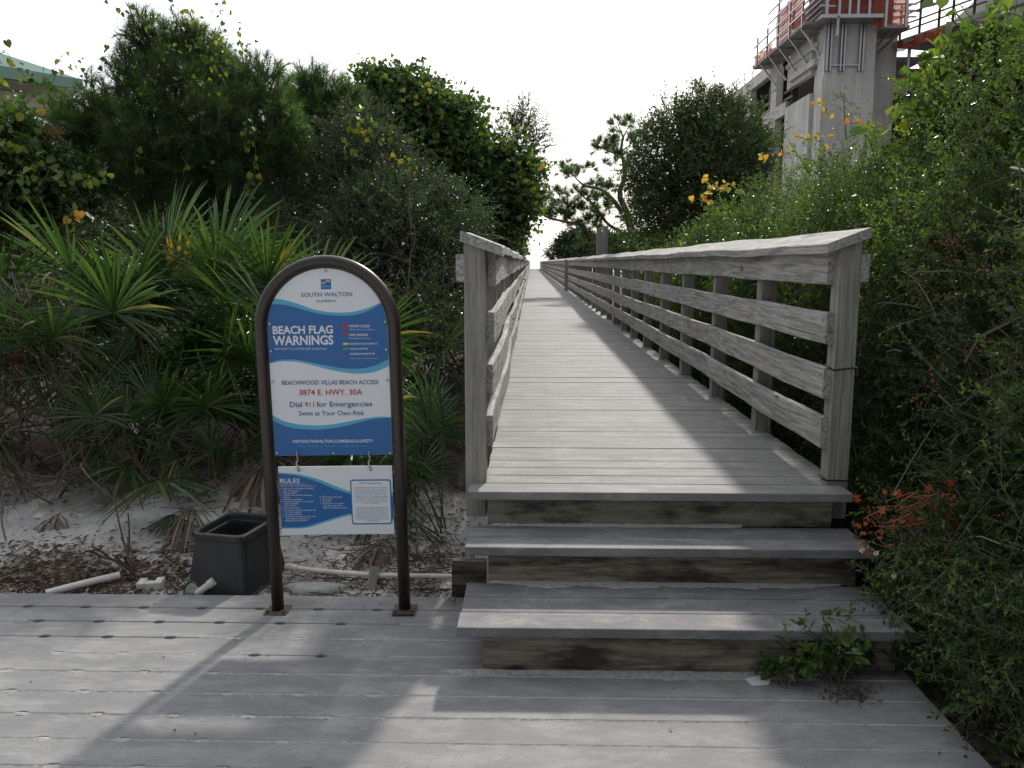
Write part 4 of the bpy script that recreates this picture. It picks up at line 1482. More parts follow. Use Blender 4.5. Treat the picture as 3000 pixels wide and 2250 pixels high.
wing_slab(W0 + nf * .4, W1 + nf * .4, zw - 7.6, .35, 12, 'floor_slab', 'shaded_concrete')
wing_slab(W0 + nf * 9, W1 + nf * 9, zw - .36, 9, .3, 'back_wall', 'shaded_concrete')
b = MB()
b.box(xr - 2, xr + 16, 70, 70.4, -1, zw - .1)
bpart(b, 'back_wall', 'shaded_concrete')
for k, f in enumerate((.07, .12, .30, .36, .5, .62, .68, .8)):
    p = W0 + (W1 - W0) * f + nf * (.8 if k % 2 == 0 else 2.6)
    b = MB()
    tube(b, [(p.x, p.y, zw - 3.9), (p.x, p.y, zw - .36)], .13, 8)
    bpart(b, 'shore', 'steel')
for k, f in enumerate((.1, .4, .7)):
    p = W0 + (W1 - W0) * f + nf * 1.5
    b = MB()
    b.box(p.x - .3, p.x + .3, p.y - .3, p.y + .3, -1, zw - 3.9)
    bpart(b, 'column', 'concrete')
for (dz, f0, f1) in ((-2.6, .02, .16), (-3.2, .02, .16), (-2.9, .55, .9), (-2.2, .55, .9)):
    b = MB()
    p, q = W0 + (W1 - W0) * f0 + nf * .6, W0 + (W1 - W0) * f1 + nf * .6
    b.bar((p.x, p.y, zw + dz), (q.x, q.y, zw + dz + .1), .12)
    bpart(b, 'guard_rail', 'timber')
for k, f in enumerate((.06, .2, .33, .42, .55)):
    p = W0 + (W1 - W0) * f
    b = MB()
    b.bar((p.x, p.y, zw), (p.x, p.y, zw + 2.3), .13)
    bpart(b, 'scaffold_post', 'bronze')
for dz in (.5, .95, 1.6, 2.1):
    b = MB()
    p, q = W0, W0 + (W1 - W0) * .62
    b.bar((p.x, p.y, zw + dz), (q.x, q.y, zw + dz), .09)
    bpart(b, 'guard_rail', 'bronze')
# upper wing slab with its sloping underside
u0, u1 = at(2832, 62, 56), at(3120, 40, 50)
b = MB()
q = [at(2835, 60, 56), at(2930, 12, 54), at(2925, -60, 54), at(3150, -60, 50), at(3150, 62, 50)]
bk = Vector((1.5, 9, -.2))
nq = len(q)
b.add([tuple(v) for v in q] + [tuple(v + bk) for v in q], [tuple(range(nq)), tuple(range(2 * nq - 1, nq - 1, -1))] + [(j, nq + j, nq + (j + 1) % nq, (j + 1) % nq) for j in range(nq)])
bpart(b, 'upper_slab', 'concrete')

# ------------------------------------------------------------------ beach house (far left)
HOU = thing('beach_house', 'pale beach house with a green metal roof, half hidden behind the vines at far left', 'house', (-10, 17, 0))
def hpart(mb, name, mat):
    return child(mb, name, MATS[mat], HOU)
c0 = at(237, 232, 17)
e1 = at(-160, 165, 13.5)
bkv = Vector((-6, 7, 0))
rise = Vector((0, 0, 1.6))
b = MB()
r0_, r1_ = c0 + Vector((-4.2, 2.8, 1.25)), e1 + Vector((-3.0, 3.4, 1.45))
b.add([tuple(v) for v in (c0, e1, r1_, r0_)] + [tuple(v - Vector((0, 0, .03))) for v in (c0, e1, r1_, r0_)], [(0, 1, 2, 3), (7, 6, 5, 4), (0, 4, 5, 1), (1, 5, 6, 2), (2, 6, 7, 3), (3, 7, 4, 0)])
c1_ = c0 + Vector((-5.5, 6.5, 0))
b.add([tuple(v) for v in (c0, r0_, c1_)], [(0, 2, 1)])
rf = hpart(b, 'roof', 'roof')
b = MB()
for f in np.linspace(.04, .96, 12):
    p, q = c0.lerp(e1, f), r0_.lerp(r1_, f)
    b.bar(p + Vector((0, 0, .02)), q + Vector((0, 0, .02)), .03, .05)
sm = b.build('seam', MATS['roof'])
sm.parent = rf
sm.matrix_parent_inverse = (Matrix.Translation(HOU.location)).inverted()
b = MB()
b.bar(c0 + Vector((.0, .03, -.10)), e1 + Vector((0, .03, -.10)), .05, .2)
hpart(b, 'fascia', 'roof')
b = MB()
s0, s1 = c0 + Vector((-.1, .1, -.22)), e1 + Vector((-.1, .1, -.22))
sb_ = Vector((-1.0, 1.1, 0))
b.add([tuple(v) for v in (s0, s1, s1 + sb_, s0 + sb_)] + [tuple(v + Vector((0, 0, .04))) for v in (s0, s1, s1 + sb_, s0 + sb_)], [(0, 1, 2, 3), (7, 6, 5, 4), (0, 4, 5, 1), (1, 5, 6, 2), (2, 6, 7, 3), (3, 7, 4, 0)])
hpart(b, 'soffit', 'cream')
b = MB()
p0_, p1_ = s0 + sb_ * .55 + Vector((-.25, 0, 0)), s1 + sb_ * .55
b.bar(p0_ + Vector((0, 0, -.15)), p1_ + Vector((0, 0, -.15)), .16, .26)
hpart(b, 'beam', 'cream')
for f in (.0, .42, .8):
    p = p0_.lerp(p1_, f)
    b = MB()
    b.box(p.x - .11, p.x + .11, p.y - .11, p.y + .11, -.3, p.z - .28)
    b.box(p.x - .15, p.x + .15, p.y - .15, p.y + .15, p.z - .42, p.z - .275)
    hpart(b, 'column', 'cream')
b = MB()
wa, wb = at(-250, 400, 17.5), at(118, 400, 20.5)
b.bar((wa.x, wa.y, 1.35), (wb.x, wb.y, 1.35), .2, 3.6)
hpart(b, 'wall', 'whitewall')
b = MB()
for f in (.35, .7):
    p = wa.lerp(wb, f)
    b.box(p.x - .5, p.x + .5, p.y - .35, p.y - .2, 1.0, 2.4)
hpart(b, 'window', 'glass')

# ------------------------------------------------------------------ plants: helpers
def C(px, py, Y, rpx):
    p = at(px, py, Y)
    return (p.x, p.y, p.z, rpx * Y / FPX)
def pine_tufts(mb, mbt, rng, A, O, m, ln, w, shoot=.12):
    n = len(A)
    O = nrm(O)
    if mbt is not None:
        P = A[:, None] + O[:, None] * (np.linspace(-1.2, .9, 3) * shoot)[None, :, None]
        tubes(mbt, P, np.full((n, 3), .005), 3, rnd=rng.random(n) * .4)
    t = rng.random((n, m))
    base = A[:, None] + O[:, None] * (t * shoot)[..., None]
    rd = rng.normal(size=(n, m, 3))
    D = nrm(O[:, None] * (.55 + .5 * t[..., None]) + nrm(rd) * .75) + np.array([0, 0, -.10])
    L_ = ln * (.75 + .4 * rng.random((n, m)))
    tone = np.clip(rng.random((n, 1)) * .7 + rng.random((n, m)) * .3, 0, 1)
    leaves(mb, base.reshape(-1, 3), D.reshape(-1, 3), rng.normal(size=(n * m, 3)), L_.reshape(-1), w / ln, 'needle', 0, tone.reshape(-1))
def limb(mb, a, b, r0, r1, rng, wob=.12, K=7, sag=0):
    a, b = np.array(tuple(a)), np.array(tuple(b))
    t = np.linspace(0, 1, K)
    L_ = np.linalg.norm(b - a)
    off = rng.normal(size=(K, 3)) * wob * L_ * (np.sin(t * np.pi) ** .7)[:, None] * .5
    P = a + (b - a) * t[:, None] + off
    P[:, 2] += sag * np.sin(t * np.pi) * L_
    tube(mb, P, r0 + (r1 - r0) * t, 7, rnd=float(rng.random()) * .5)
    return P
def plant_root(name, label, cat, base, group=None):
    return thing(name, label, cat, tuple(base), group)
def pchild(mb, name, mat, root, kind=None):
    o = mb.build(name, mat, None, loc=tuple(root.location))
    o.location = (0, 0, 0)
    o.parent = root
    if kind:
        o['kind'] = kind
    return o
OCT = np.array([(1, 0, 0), (-1, 0, 0), (0, 1, 0), (0, -1, 0), (0, 0, 1), (0, 0, -1)], float)
OCF = np.array([(0, 2, 4), (2, 1, 4), (1, 3, 4), (3, 0, 4), (2, 0, 5), (1, 2, 5), (3, 1, 5), (0, 3, 5)])
def berries(mb, rng, centers, per, spread, r):
    C_ = np.repeat(np.array(centers, float), per, 0)
    C_ = C_ + rng.normal(size=C_.shape) * spread
    rr = r * (.75 + .5 * rng.random(len(C_)))
    V = C_[:, None] + OCT[None] * rr[:, None, None]
    F = (np.arange(len(C_)) * 6)[:, None, None] + OCF[None]
    mb.add(V.reshape(-1, 3), F.reshape(-1, 3), 0, np.repeat(rng.random(len(C_)), 6))

def broadleaf(name, label, cat, clumps, base, seed, n, m, size, wr, shape, mat, tw_len, group=None, shell=.5, up=.4, spread=.9, fill=.3, fill_size=None,
              twig_mat='brown_twig', droop=.15, trunk_r=.06, out=1.0, tw=.003, squash=1.0, tall=0, limbs=True, reject=.62, shoots=0, shoot_len=.6):
    rng = np.random.default_rng(seed)
    root = plant_root(name, label, cat, base, group)
    fo, tg = MB(), MB()
    A, O = clump_points(rng, clumps, n, shell, reject, squash)
    O = nrm(O * out + np.array([0, 0, .35 + tall]) + rng.normal(size=O.shape) * .45)
    sprays(fo, tg, rng, A, O, tw_len * (.6 + .8 * rng.random(len(A))), m, size, wr, shape, droop, up, tw, spread)
    if fill:
        k = int(n * fill)
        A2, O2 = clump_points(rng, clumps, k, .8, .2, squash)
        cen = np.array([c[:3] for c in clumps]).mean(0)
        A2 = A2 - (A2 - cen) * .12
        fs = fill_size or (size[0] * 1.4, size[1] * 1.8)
        sprays(fo, None, rng, A2, O2, tw_len, m, fs, wr, shape, droop, up, tw, spread, tone=rng.random(len(A2)) * .3)  # inner leaves kept to dark tones, painting shade into the crown
    if shoots:      # long leafy leaders breaking the outline
        A3, O3 = clump_points(rng, clumps, shoots * 4, .12, .8, squash)
        q = O3[:, 2] > .1
        A3, O3 = A3[q][:shoots], O3[q][:shoots]
        O3 = nrm(O3 + np.array([0, 0, .5]) + rng.normal(size=O3.shape) * .5)
        sprays(fo, tg, rng, A3, O3, shoot_len * (.4 + .9 * rng.random(len(A3))), m * 2, size, wr, shape, .35, up, tw * 1.5, spread, K=7)
    pchild(fo, 'foliage', MATS[mat], root)
    if limbs:
        tb = MB()
        cen = np.array([c[:3] for c in clumps]).mean(0)
        fork = np.array(tuple(base)) + (cen - np.array(tuple(base))) * .45
        limb(tb, base, fork, trunk_r, trunk_r * .75, rng, .1)
        for c in clumps:
            mid = fork + (np.array(c[:3]) - fork) * .5 + rng.normal(size=3) * .1
            limb(tb, fork, mid, trunk_r * .5, trunk_r * .3, rng, .2)
            limb(tb, mid, c[:3], trunk_r * .3, trunk_r * .12, rng, .2)
            for k in range(4):
                e = np.array(c[:3]) + rvec(rng, 1)[0] * c[3] * .8
                limb(tb, c[:3] if k % 2 else mid, e, trunk_r * .16, trunk_r * .05, rng, .25, 5)
        pchild(tb, 'trunk', MATS['bark'], root)
    pchild(tg, 'twigs', MATS[twig_mat], root)
    return root, rng
def vine(name, label, strands, seed, size, mat, per_m=16, scatter=.05, group=None, hang=.6, r=.003, shape='heart', wr=.95, face=.5):
    rng = np.random.default_rng(seed)
    lf, stems = MB(), []
    P0 = None
    for s in strands:
        pts = np.array([tuple(at(*p)) for p in s])
        if P0 is None:
            P0 = pts[0]
        L_ = np.linalg.norm(np.diff(pts, axis=0), axis=1).sum()
        n = max(3, int(L_ * per_m))
        sp = spline(pts, max(8, n))
        st = MB()
        tube(st, sp, np.linspace(r, r * .5, len(sp)), 4, rnd=.3)
        stems.append(st)
        tt = rng.random(n) * (len(sp) - 1)
        i = np.minimum(tt.astype(int), len(sp) - 2)
        f = (tt - i)[:, None]
        p = sp[i] * (1 - f) + sp[i + 1] * f + rng.normal(size=(n, 3)) * scatter
        D = rvec(rng, n) + np.array([0, 0, -hang])
        Nn = rng.normal(size=(n, 3)) * .55 + np.array([0, -face, .5])
        leaves(lf, p, D, Nn, size[0] + (size[1] - size[0]) * rng.random(n), wr, shape, 0, rng.random(n))
    root = plant_root(name, label, 'vine', P0, group)
    pchild(lf, 'leaves', MATS[mat], root)
    for st in stems:
        pchild(st, 'stem', MATS['brown_twig'], root)
    return root

# ------------------------------------------------------------------ left: sand pine with a grape vine through it
rng = np.random.default_rng(41)
def sand_pine(name, label, clumps, base, n, seed, m=46, ln=.15, w=.0032, top=None):
    rng = np.random.default_rng(seed)
    root = plant_root(name, label, 'pine tree', base, 'bushy pines on the left')
    nd, tg, tr = MB(), MB(), MB()
    A, O = clump_points(rng, clumps, n, .75, .35)
    O = nrm(O * .7 + np.array([0, 0, .65]) + rng.normal(size=O.shape) * .4)
    pine_tufts(nd, tg, rng, A, O, m, ln, w)
    pchild(nd, 'needles', MATS['needle'], root)
    pchild(tg, 'twigs', MATS['brown_twig'], root)
    cen = np.array([c[:3] for c in clumps])
    topc = cen[cen[:, 2].argmax()]
    P = limb(tr, base, topc, .085, .02, rng, .05, 14)
    for c in clumps:
        s = P[np.clip(np.abs(P[:, 2] - (c[2] - .35)).argmin(), 2, 12)]
        limb(tr, s, c[:3], .03, .008, rng, .15, 7)
        for k in range(5):
            e = np.array(c[:3]) + rvec(rng, 1)[0] * c[3] * .85
            limb(tr, c[:3], e, .011, .004, rng, .2, 5)
    pchild(tr, 'trunk', MATS['bark'], root)
    return root
Yp = 9.0
pc = [C(p[0], p[1] + 12, p[2], p[3] * .92) for p in ((430, 95, Yp, 55), (480, 150, 9.1, 85), (560, 110, Yp, 60), (600, 185, 9.2, 85), (410, 220, Yp, 85), (520, 270, 8.8, 120), (680, 260, 9.0, 95), (770, 235, 9.2, 70), (330, 330, 8.9, 105), (235, 345, 9.0, 75),
                      (170, 330, 9.3, 45), (240, 420, 9.0, 85), (640, 370, 8.7, 125), (780, 350, 9.0, 95), (430, 420, 8.6, 125), (310, 470, 9.0, 85), (560, 490, 8.8, 120), (720, 480, 8.9, 110), (830, 440, 9.1, 80), (440, 540, 9.1, 95), (640, 570, 9.1, 90))]
sand_pine('sand_pine', 'large dark bushy pine standing behind the palmettos with vines over its top', pc, (at(560, 700, 9.3).x, 9.4, .3), 3900, 42, 40, .125, .0052)
pc2 = [C(*p) for p in ((900, 265, 10.4, 60), (960, 290, 10.5, 65), (850, 330, 10.3, 65), (930, 370, 10.3, 75), (1000, 340, 10.5, 50), (860, 430, 10.3, 65), (940, 460, 10.4, 60), (1010, 300, 10.6, 45), (1040, 350, 10.6, 45))]
sand_pine('sand_pine', 'smaller green pine beside the large dark one, next to the vine-covered tree', pc2, (at(920, 700, 10.5).x, 10.6, .3), 1000, 43, 36, .13, .0055)
vine('grape_vine', 'yellow-green grape vine climbing over the crown of the large dark pine', [
    [(640, 560, 8.6), (600, 420, 8.4), (560, 300, 8.5), (500, 190, 8.6), (450, 120, 8.7), (400, 50, 8.8), (350, 62, 8.8)],
    [(520, 260, 8.5), (600, 190, 8.6), (650, 110, 8.8), (700, 105, 8.8), (735, 108, 8.8)],
    [(620, 160, 8.7), (640, 90, 8.8), (652, 40, 8.8), (650, 2, 8.8), (645, -20, 8.8)],
    [(620, 200, 8.6), (680, 150, 8.7), (700, 140, 8.7), (720, 110, 8.8)],
    [(330, 180, 8.6), (310, 165, 8.6), (290, 200, 8.6), (250, 240, 8.6), (220, 190, 8.6), (190, 180, 8.6)],
    [(520, 80, 8.8), (525, 20, 8.8), (535, 15, 8.8)],
    [(420, 240, 8.2), (480, 160, 8.4), (540, 130, 8.4), (590, 170, 8.5), (640, 210, 8.4)], [(430, 100, 8.5), (500, 70, 8.6), (560, 60, 8.6), (640, 120, 8.6)],
    [(560, 330, 8.3), (600, 260, 8.4), (650, 210, 8.4), (700, 200, 8.4)], [(430, 290, 8.3), (500, 250, 8.3), (580, 240, 8.3), (620, 300, 8.2), (580, 360, 8.2)]],
    44, (.03, .055), 'vine', 34, .06)
vine('grape_vine', 'strands of grape vine hanging down the right side of the large dark pine', [
    [(735, 330, 8.3), (745, 400, 8.2), (748, 470, 8.2), (735, 520, 8.2), (730, 560, 8.2), (738, 600, 8.2)], [(720, 350, 8.3), (722, 420, 8.2), (728, 450, 8.2)], [(530, 450, 8.0), (545, 480, 8.0), (560, 490, 8.0)],
    [(400, 420, 8.0), (395, 470, 8.0), (410, 500, 8.0)]], 45, (.035, .06), 'vine', 30, .02, hang=1.2)
# tangle of vines, berries and shrubs at the far left
lc = [C(p[0], p[1] + 15, p[2], p[3] * .8) for p in ((-10, 350, 8.0, 50), (40, 400, 7.8, 70), (30, 430, 7.8, 90), (110, 470, 7.8, 80), (30, 540, 7.6, 90), (140, 560, 7.8, 80), (230, 530, 8.2, 70), (-80, 430, 8, 90), (-60, 560, 7.6, 120))]
root, rng = broadleaf('vine_covered_shrub', 'dark shrub smothered by grape vine in front of the beach house at far left', 'shrub', lc, (at(60, 800, 8.0).x, 8.1, .3), 51, 2300, 9, (.02, .048), .8, 'heart', 'vine_dark', .2)
bb = MB()
berries(bb, rng, [tuple(at(130 + 12 * k, 385 + 5 * (k % 3) - k, 7.7)) for k in range(5)] + [tuple(at(60, 390, 7.7))], 14, .03, .007)
pchild(bb, 'berries', MATS['berry'], root, 'stuff')
vine('grape_vine', 'bright grape leaves trailing in front of the beach house at far left', [
    [(-20, 160, 7.6), (20, 155, 7.6), (40, 190, 7.5), (80, 230, 7.5), (100, 260, 7.5)], [(0, 250, 7.4), (40, 280, 7.4), (20, 330, 7.3), (10, 400, 7.3)], [(0, 430, 7.2), (40, 430, 7.2), (90, 470, 7.2), (130, 500, 7.2)],
    [(20, 510, 7.0), (90, 520, 7.0), (170, 530, 7.0), (260, 525, 7.0), (320, 510, 7.0)], [(120, 330, 7.2), (110, 390, 7.2), (120, 430, 7.2)], [(160, 200, 7.6), (150, 220, 7.6), (120, 270, 7.5), (60, 300, 7.5)],
    [(195, 600, 6.5), (225, 630, 6.4), (255, 660, 6.4)], [(100, 660, 6.2), (60, 720, 6.2), (100, 700, 6.2)]], 52, (.045, .08), 'vine', 34, .05)

# vine-covered tree at the middle left and the dead-topped oak beside it
vc = [C(p[0] + 4, p[1] + 30, p[2], p[3] * .70) for p in ((1110, 230, 14, 55), (1170, 240, 14, 65), (1080, 210, 14, 30), (1240, 260, 14, 55), (1150, 320, 13.6, 95), (1260, 330, 13.6, 90), (1330, 320, 14, 65), (1370, 385, 14, 45), (1230, 430, 13.4, 110), (1110, 420, 13.4, 90), (1330, 430, 13.6, 95),
                      (1440, 440, 14, 48), (1490, 460, 14, 65), (1400, 520, 13.6, 90), (1500, 560, 13.8, 65), (1290, 540, 13.4, 100), (1160, 540, 13.2, 100), (1450, 620, 13.8, 80), (1470, 650, 14, 45), (1540, 470, 14.2, 38), (1360, 640, 13.5, 90))]
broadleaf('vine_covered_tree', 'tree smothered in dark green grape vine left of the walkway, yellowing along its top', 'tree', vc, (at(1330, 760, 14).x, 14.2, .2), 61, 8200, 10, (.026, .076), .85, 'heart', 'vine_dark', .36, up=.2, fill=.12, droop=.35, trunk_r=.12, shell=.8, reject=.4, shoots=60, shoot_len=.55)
vine('grape_vine', 'yellow-green vine runners along the top edge of the vine-covered tree', [
    [(1055, 165, 13.6), (1075, 200, 13.6), (1100, 215, 13.5), (1160, 210, 13.5), (1220, 215, 13.5), (1262, 222, 13.5)], [(1120, 250, 13.3), (1200, 240, 13.3), (1280, 290, 13.3), (1340, 300, 13.3), (1420, 310, 13.4), (1425, 340, 13.4)],
    [(1330, 280, 13.5), (1360, 270, 13.5), (1380, 290, 13.5)], [(1500, 430, 13.3), (1530, 420, 13.3), (1550, 470, 13.3), (1560, 520, 13.3), (1570, 580, 13.3), (1545, 610, 13.3), (1562, 630, 13.4)],
    [(1505, 420, 13.2), (1510, 480, 13.2), (1520, 520, 13.2)], [(1550, 460, 13.6), (1572, 480, 13.6), (1565, 560, 13.5)], [(1380, 350, 13.3), (1440, 360, 13.3), (1490, 400, 13.3), (1330, 420, 13.1)], [(1150, 330, 13.0), (1230, 300, 13.0), (1300, 340, 13.0)]],
    62, (.06, .10), 'vine', 30, .1)
dc = [C(*p) for p in ((1530, 400, 14.6, 60), (1560, 430, 14.6, 40), (1500, 370, 14.6, 35), (1535, 330, 14.6, 28))]
broadleaf('scrub_oak', 'thin dark oak with a twiggy top at the right edge of the vine-covered tree', 'tree', dc, (at(1425, 760, 14.7).x, 14.9, .2), 63, 420, 7, (.03, .05), .5, 'kite', 'oakleaf', .3, shell=.9, fill=0, tw=.006, tall=.5, reject=.1)
# middle shrubs left of the walkway
mc = [C(*p) for p in ((1130, 610, 8.4, 95), (1230, 590, 8.6, 85), (1060, 640, 8.2, 75), (1180, 690, 8.0, 110), (1290, 670, 8.4, 90), (1080, 740, 7.9, 95), (1250, 770, 8.0, 100), (1150, 820, 7.8, 100), (1310, 790, 8.3, 70), (1000, 690, 8.0, 60), (1330, 880, 7.6, 75), (1375, 800, 8.6, 55), (1385, 700, 9, 50), (1350, 620, 9, 55), (1380, 950, 7.4, 45), (1300, 1010, 6.7, 70), (1345, 1070, 6.3, 50), (1250, 930, 7.0, 70))]
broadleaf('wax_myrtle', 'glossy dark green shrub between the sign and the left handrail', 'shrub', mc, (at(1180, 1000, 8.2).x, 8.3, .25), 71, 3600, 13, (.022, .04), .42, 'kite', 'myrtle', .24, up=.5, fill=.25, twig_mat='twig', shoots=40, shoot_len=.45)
yc = [C(*p) for p in ((1050, 390, 9.4, 65), (1120, 420, 9.4, 55), (1000, 440, 9.3, 60), (1090, 480, 9.2, 70), (1160, 480, 9.3, 45), (1010, 520, 9.2, 60), (960, 560, 9.2, 60), (930, 640, 9.2, 70), (850, 620, 9.2, 80), (1050, 560, 9.1, 60))]
broadleaf('twiggy_shrub', 'olive twiggy shrub under a fringe of yellow vine, right of the large dark pine', 'shrub', yc, (at(1020, 900, 9.3).x, 9.4, .3), 72, 1700, 9, (.02, .04), .45, 'kite', 'myrtle', .26, fill=.2, twig_mat='twig', tw=.004, shoots=40, shoot_len=.4)
vine('grape_vine', 'yellow-green vine draped down the front of the olive twiggy shrub', [
    [(1005, 350, 8.9), (1070, 345, 8.9), (1080, 365, 8.9), (1140, 380, 8.9), (1170, 420, 8.8)], [(1100, 430, 8.7), (1150, 470, 8.7), (1200, 475, 8.7), (1180, 520, 8.6), (1175, 560, 8.6)], [(1000, 400, 8.7), (1030, 440, 8.7), (1060, 430, 8.7)], [(1020, 345, 8.8), (1060, 380, 8.8), (1110, 390, 8.8)]],
    73, (.045, .075), 'vine', 40, .05)
# fill of scrub far behind on the left so that little sky shows between the trunks
bc = [C(*p) for p in ((150, 640, 17, 190), (420, 640, 17, 190), (700, 640, 17, 190), (960, 620, 18, 170), (1180, 620, 18, 150), (1380, 650, 19, 120), (900, 480, 18, 110), (-100, 640, 17, 190), (300, 520, 16, 110), (560, 500, 16, 120), (760, 520, 16, 110), (450, 590, 16, 120), (700, 600, 16, 120), (330, 630, 12, 120), (520, 640, 12, 120), (720, 640, 12, 120), (880, 650, 11.5, 110), (180, 640, 12, 110))]
broadleaf('scrub_thicket', 'low dark scrub closing the view behind the left hand trees', 'shrub', bc, (at(600, 780, 17.5).x, 17.6, .4), 75, 4200, 8, (.06, .11), .6, 'kite', 'myrtle', .4, fill=.5, limbs=False, tw=.008)
ec = [C(p[0] - 8, p[1], p[2] * 1.75, p[3] * .75) for p in ((1500, 700, 45, 45), (1525, 720, 50, 28), (1470, 720, 42, 50), (1430, 740, 38, 50), (1515, 690, 45, 25))]
broadleaf('wax_myrtle', 'distant dark bush beside the far end of the left handrail', 'shrub', ec, (at(1470, 770, 80).x, 81, .2), 76, 1100, 8, (.12, .24), .6, 'kite', 'oakleaf', .7, fill=.4, limbs=False, tw=.01)

# ------------------------------------------------------------------ palmettos
def frond_mesh(seed, elev, pet, seg, nseg, mat, arc=115, fold=.35, droop=.14, wseg=.0108, name='frond', dead=False):
    """petiole from the origin, a fan of folded pointed segments at its end"""
    r_ = np.random.default_rng(seed)
    mb = MB()
    e = R(elev)
    d0 = np.array([math.cos(e), 0, math.sin(e)])
    t = np.linspace(0, 1, 7)
    P = d0[None] * (pet * t)[:, None]
    P[:, 2] -= .10 * pet * t ** 2 * (1 if not dead else 2.5)
    tip = P[-1]
    d = nrm((P[-1] - P[-2])[None])[0]
    tube(mb, P, np.linspace(.008, .0045, 7), 5, 0, rnd=.75)
    sd = np.array([0, 1., 0])
    up = np.cross(d, sd)
    for k in range(nseg):
        f = (k + .5) / nseg * 2 - 1
        a = R(arc) * f + r_.normal() * .025
        L_ = seg * (1 - .28 * abs(f) ** 2) * (.9 + .2 * r_.random())
        dirn = d * math.cos(a) + sd * math.sin(a)
        dirn = dirn - up * (.12 + fold * abs(math.sin(a)) * .5 + r_.normal() * .06)
        dirn /= np.linalg.norm(dirn)
        w = wseg * (.85 + .3 * r_.random())
        across = np.cross(up, dirn)
        across /= np.linalg.norm(across)
        nn = np.cross(dirn, across)
        S = np.array([0, .3, .6, .85, 1.0])
        Wd = np.array([.28, .8, 1.0, .55, .03]) * w
        dr = droop * (.5 + r_.random()) * (4.5 if r_.random() < .09 else 1) * (S ** 2.2) * L_
        if dead:
            dr = dr * 2.2
        cen = tip + dirn[None] * (S * L_)[:, None]
        cen[:, 2] -= dr
        if dead:
            cen += across[None] * (np.sin(S * 4 + k) * .03 * r_.normal())[:, None]
        lft = cen + across[None] * Wd[:, None] + nn[None] * (Wd * .55)[:, None]
        rgt = cen - across[None] * Wd[:, None] + nn[None] * (Wd * .55)[:, None]
        V = np.concatenate([lft, cen, rgt])
        i = np.arange(4)
        mb.add(V, np.concatenate([np.stack([5 + i, 5 + i + 1, i + 1, i], -1), np.stack([10 + i, 10 + i + 1, 5 + i + 1, 5 + i], -1)]), 0, np.clip(.45 + r_.normal() * .25, 0, 1))
    o = mb.build(name, MATS[mat])
    return o
FR = {}
for k, (el, pet, sg, ns) in enumerate(((80, .95, .54, 36), (70, .95, .52, 34), (58, .9, .50, 34), (44, .8, .48, 30), (28, .65, .44, 26), (62, .55, .42, 26), (74, 1.05, .56, 36))):
    FR['g%d' % k] = frond_mesh(100 + k, el, pet, sg, ns, 'palm')
for k, (el, pet) in enumerate(((5, .55), (-20, .5), (20, .6))):
    FR['d%d' % k] = frond_mesh(120 + k, el, pet, .42, 17, 'palm_dead', 80, .7, .35, .011, 'dead_frond', True)
FR['h0'] = frond_mesh(127, 82, 1.15, .40, 20, 'palm_dead', 120, .9, .42, .009, 'dead_frond', True)
FR['h1'] = frond_mesh(128, 72, 1.05, .38, 18, 'palm_dead', 110, .9, .45, .009, 'dead_frond', True)
FR['y0'] = frond_mesh(130, 80, .95, .40, 7, 'palm_yellow', 22, .3, .1, .011, 'yellow_frond')
used = {}
def palmetto(label, x, y, seed, n, zen=0, dead=4, yellow=0, sc=1.0, az=None, lowonly=False):
    r_ = np.random.default_rng(seed)
    z0 = float(gz(x, y)) + zen
    root = plant_root('saw_palmetto', label, 'palmetto', (x, y, z0 - .02), 'palmettos on the sand')
    if zen > .15:
        tb = MB()
        limb(tb, (x + .1, y + .2, z0 - zen - .05), (x, y, z0 + .05), .06, .07, r_, .2)
        pchild(tb, 'trunk', MATS['bark'], root)
    keys = ['g%d' % k for k in ((0, 1, 2, 3, 4, 5, 6) if not lowonly else (3, 4, 5, 4))]
    ks = [keys[r_.integers(len(keys))] for _ in range(n)] + [('h%d' % (q_ % 2) if 'grey dead' in label and q_ < 4 else 'd%d' % r_.integers(3)) for q_ in range(dead)] + ['y0'] * yellow
    for j, k in enumerate(ks):
        src = FR[k]
        a = (j * 2.399 + r_.normal() * .35) if az is None else R(az[0] + (az[1] - az[0]) * r_.random())
        lo_, ro_ = (.05 * math.cos(a), .05 * math.sin(a), 0), (r_.normal() * .16, r_.normal() * .12, a)
        s_ = sc * (.85 + .32 * r_.random())
        co = np.empty(len(src.data.vertices) * 3, np.float32)
        src.data.vertices.foreach_get('co', co)
        wx = (co.reshape(-1, 3) * s_) @ np.array(Euler(ro_).to_matrix())[0] + lo_[0] + x
        if wx.max() > -.33:          # would reach through the handrail
            continue
        if k not in used:
            o = src
            used[k] = 1
        else:
            o = src.copy()
            COL.objects.link(o)
        o.parent = root
        o.location = lo_
        o.rotation_euler = ro_
        o.scale = (s_, s_, s_)
    return root
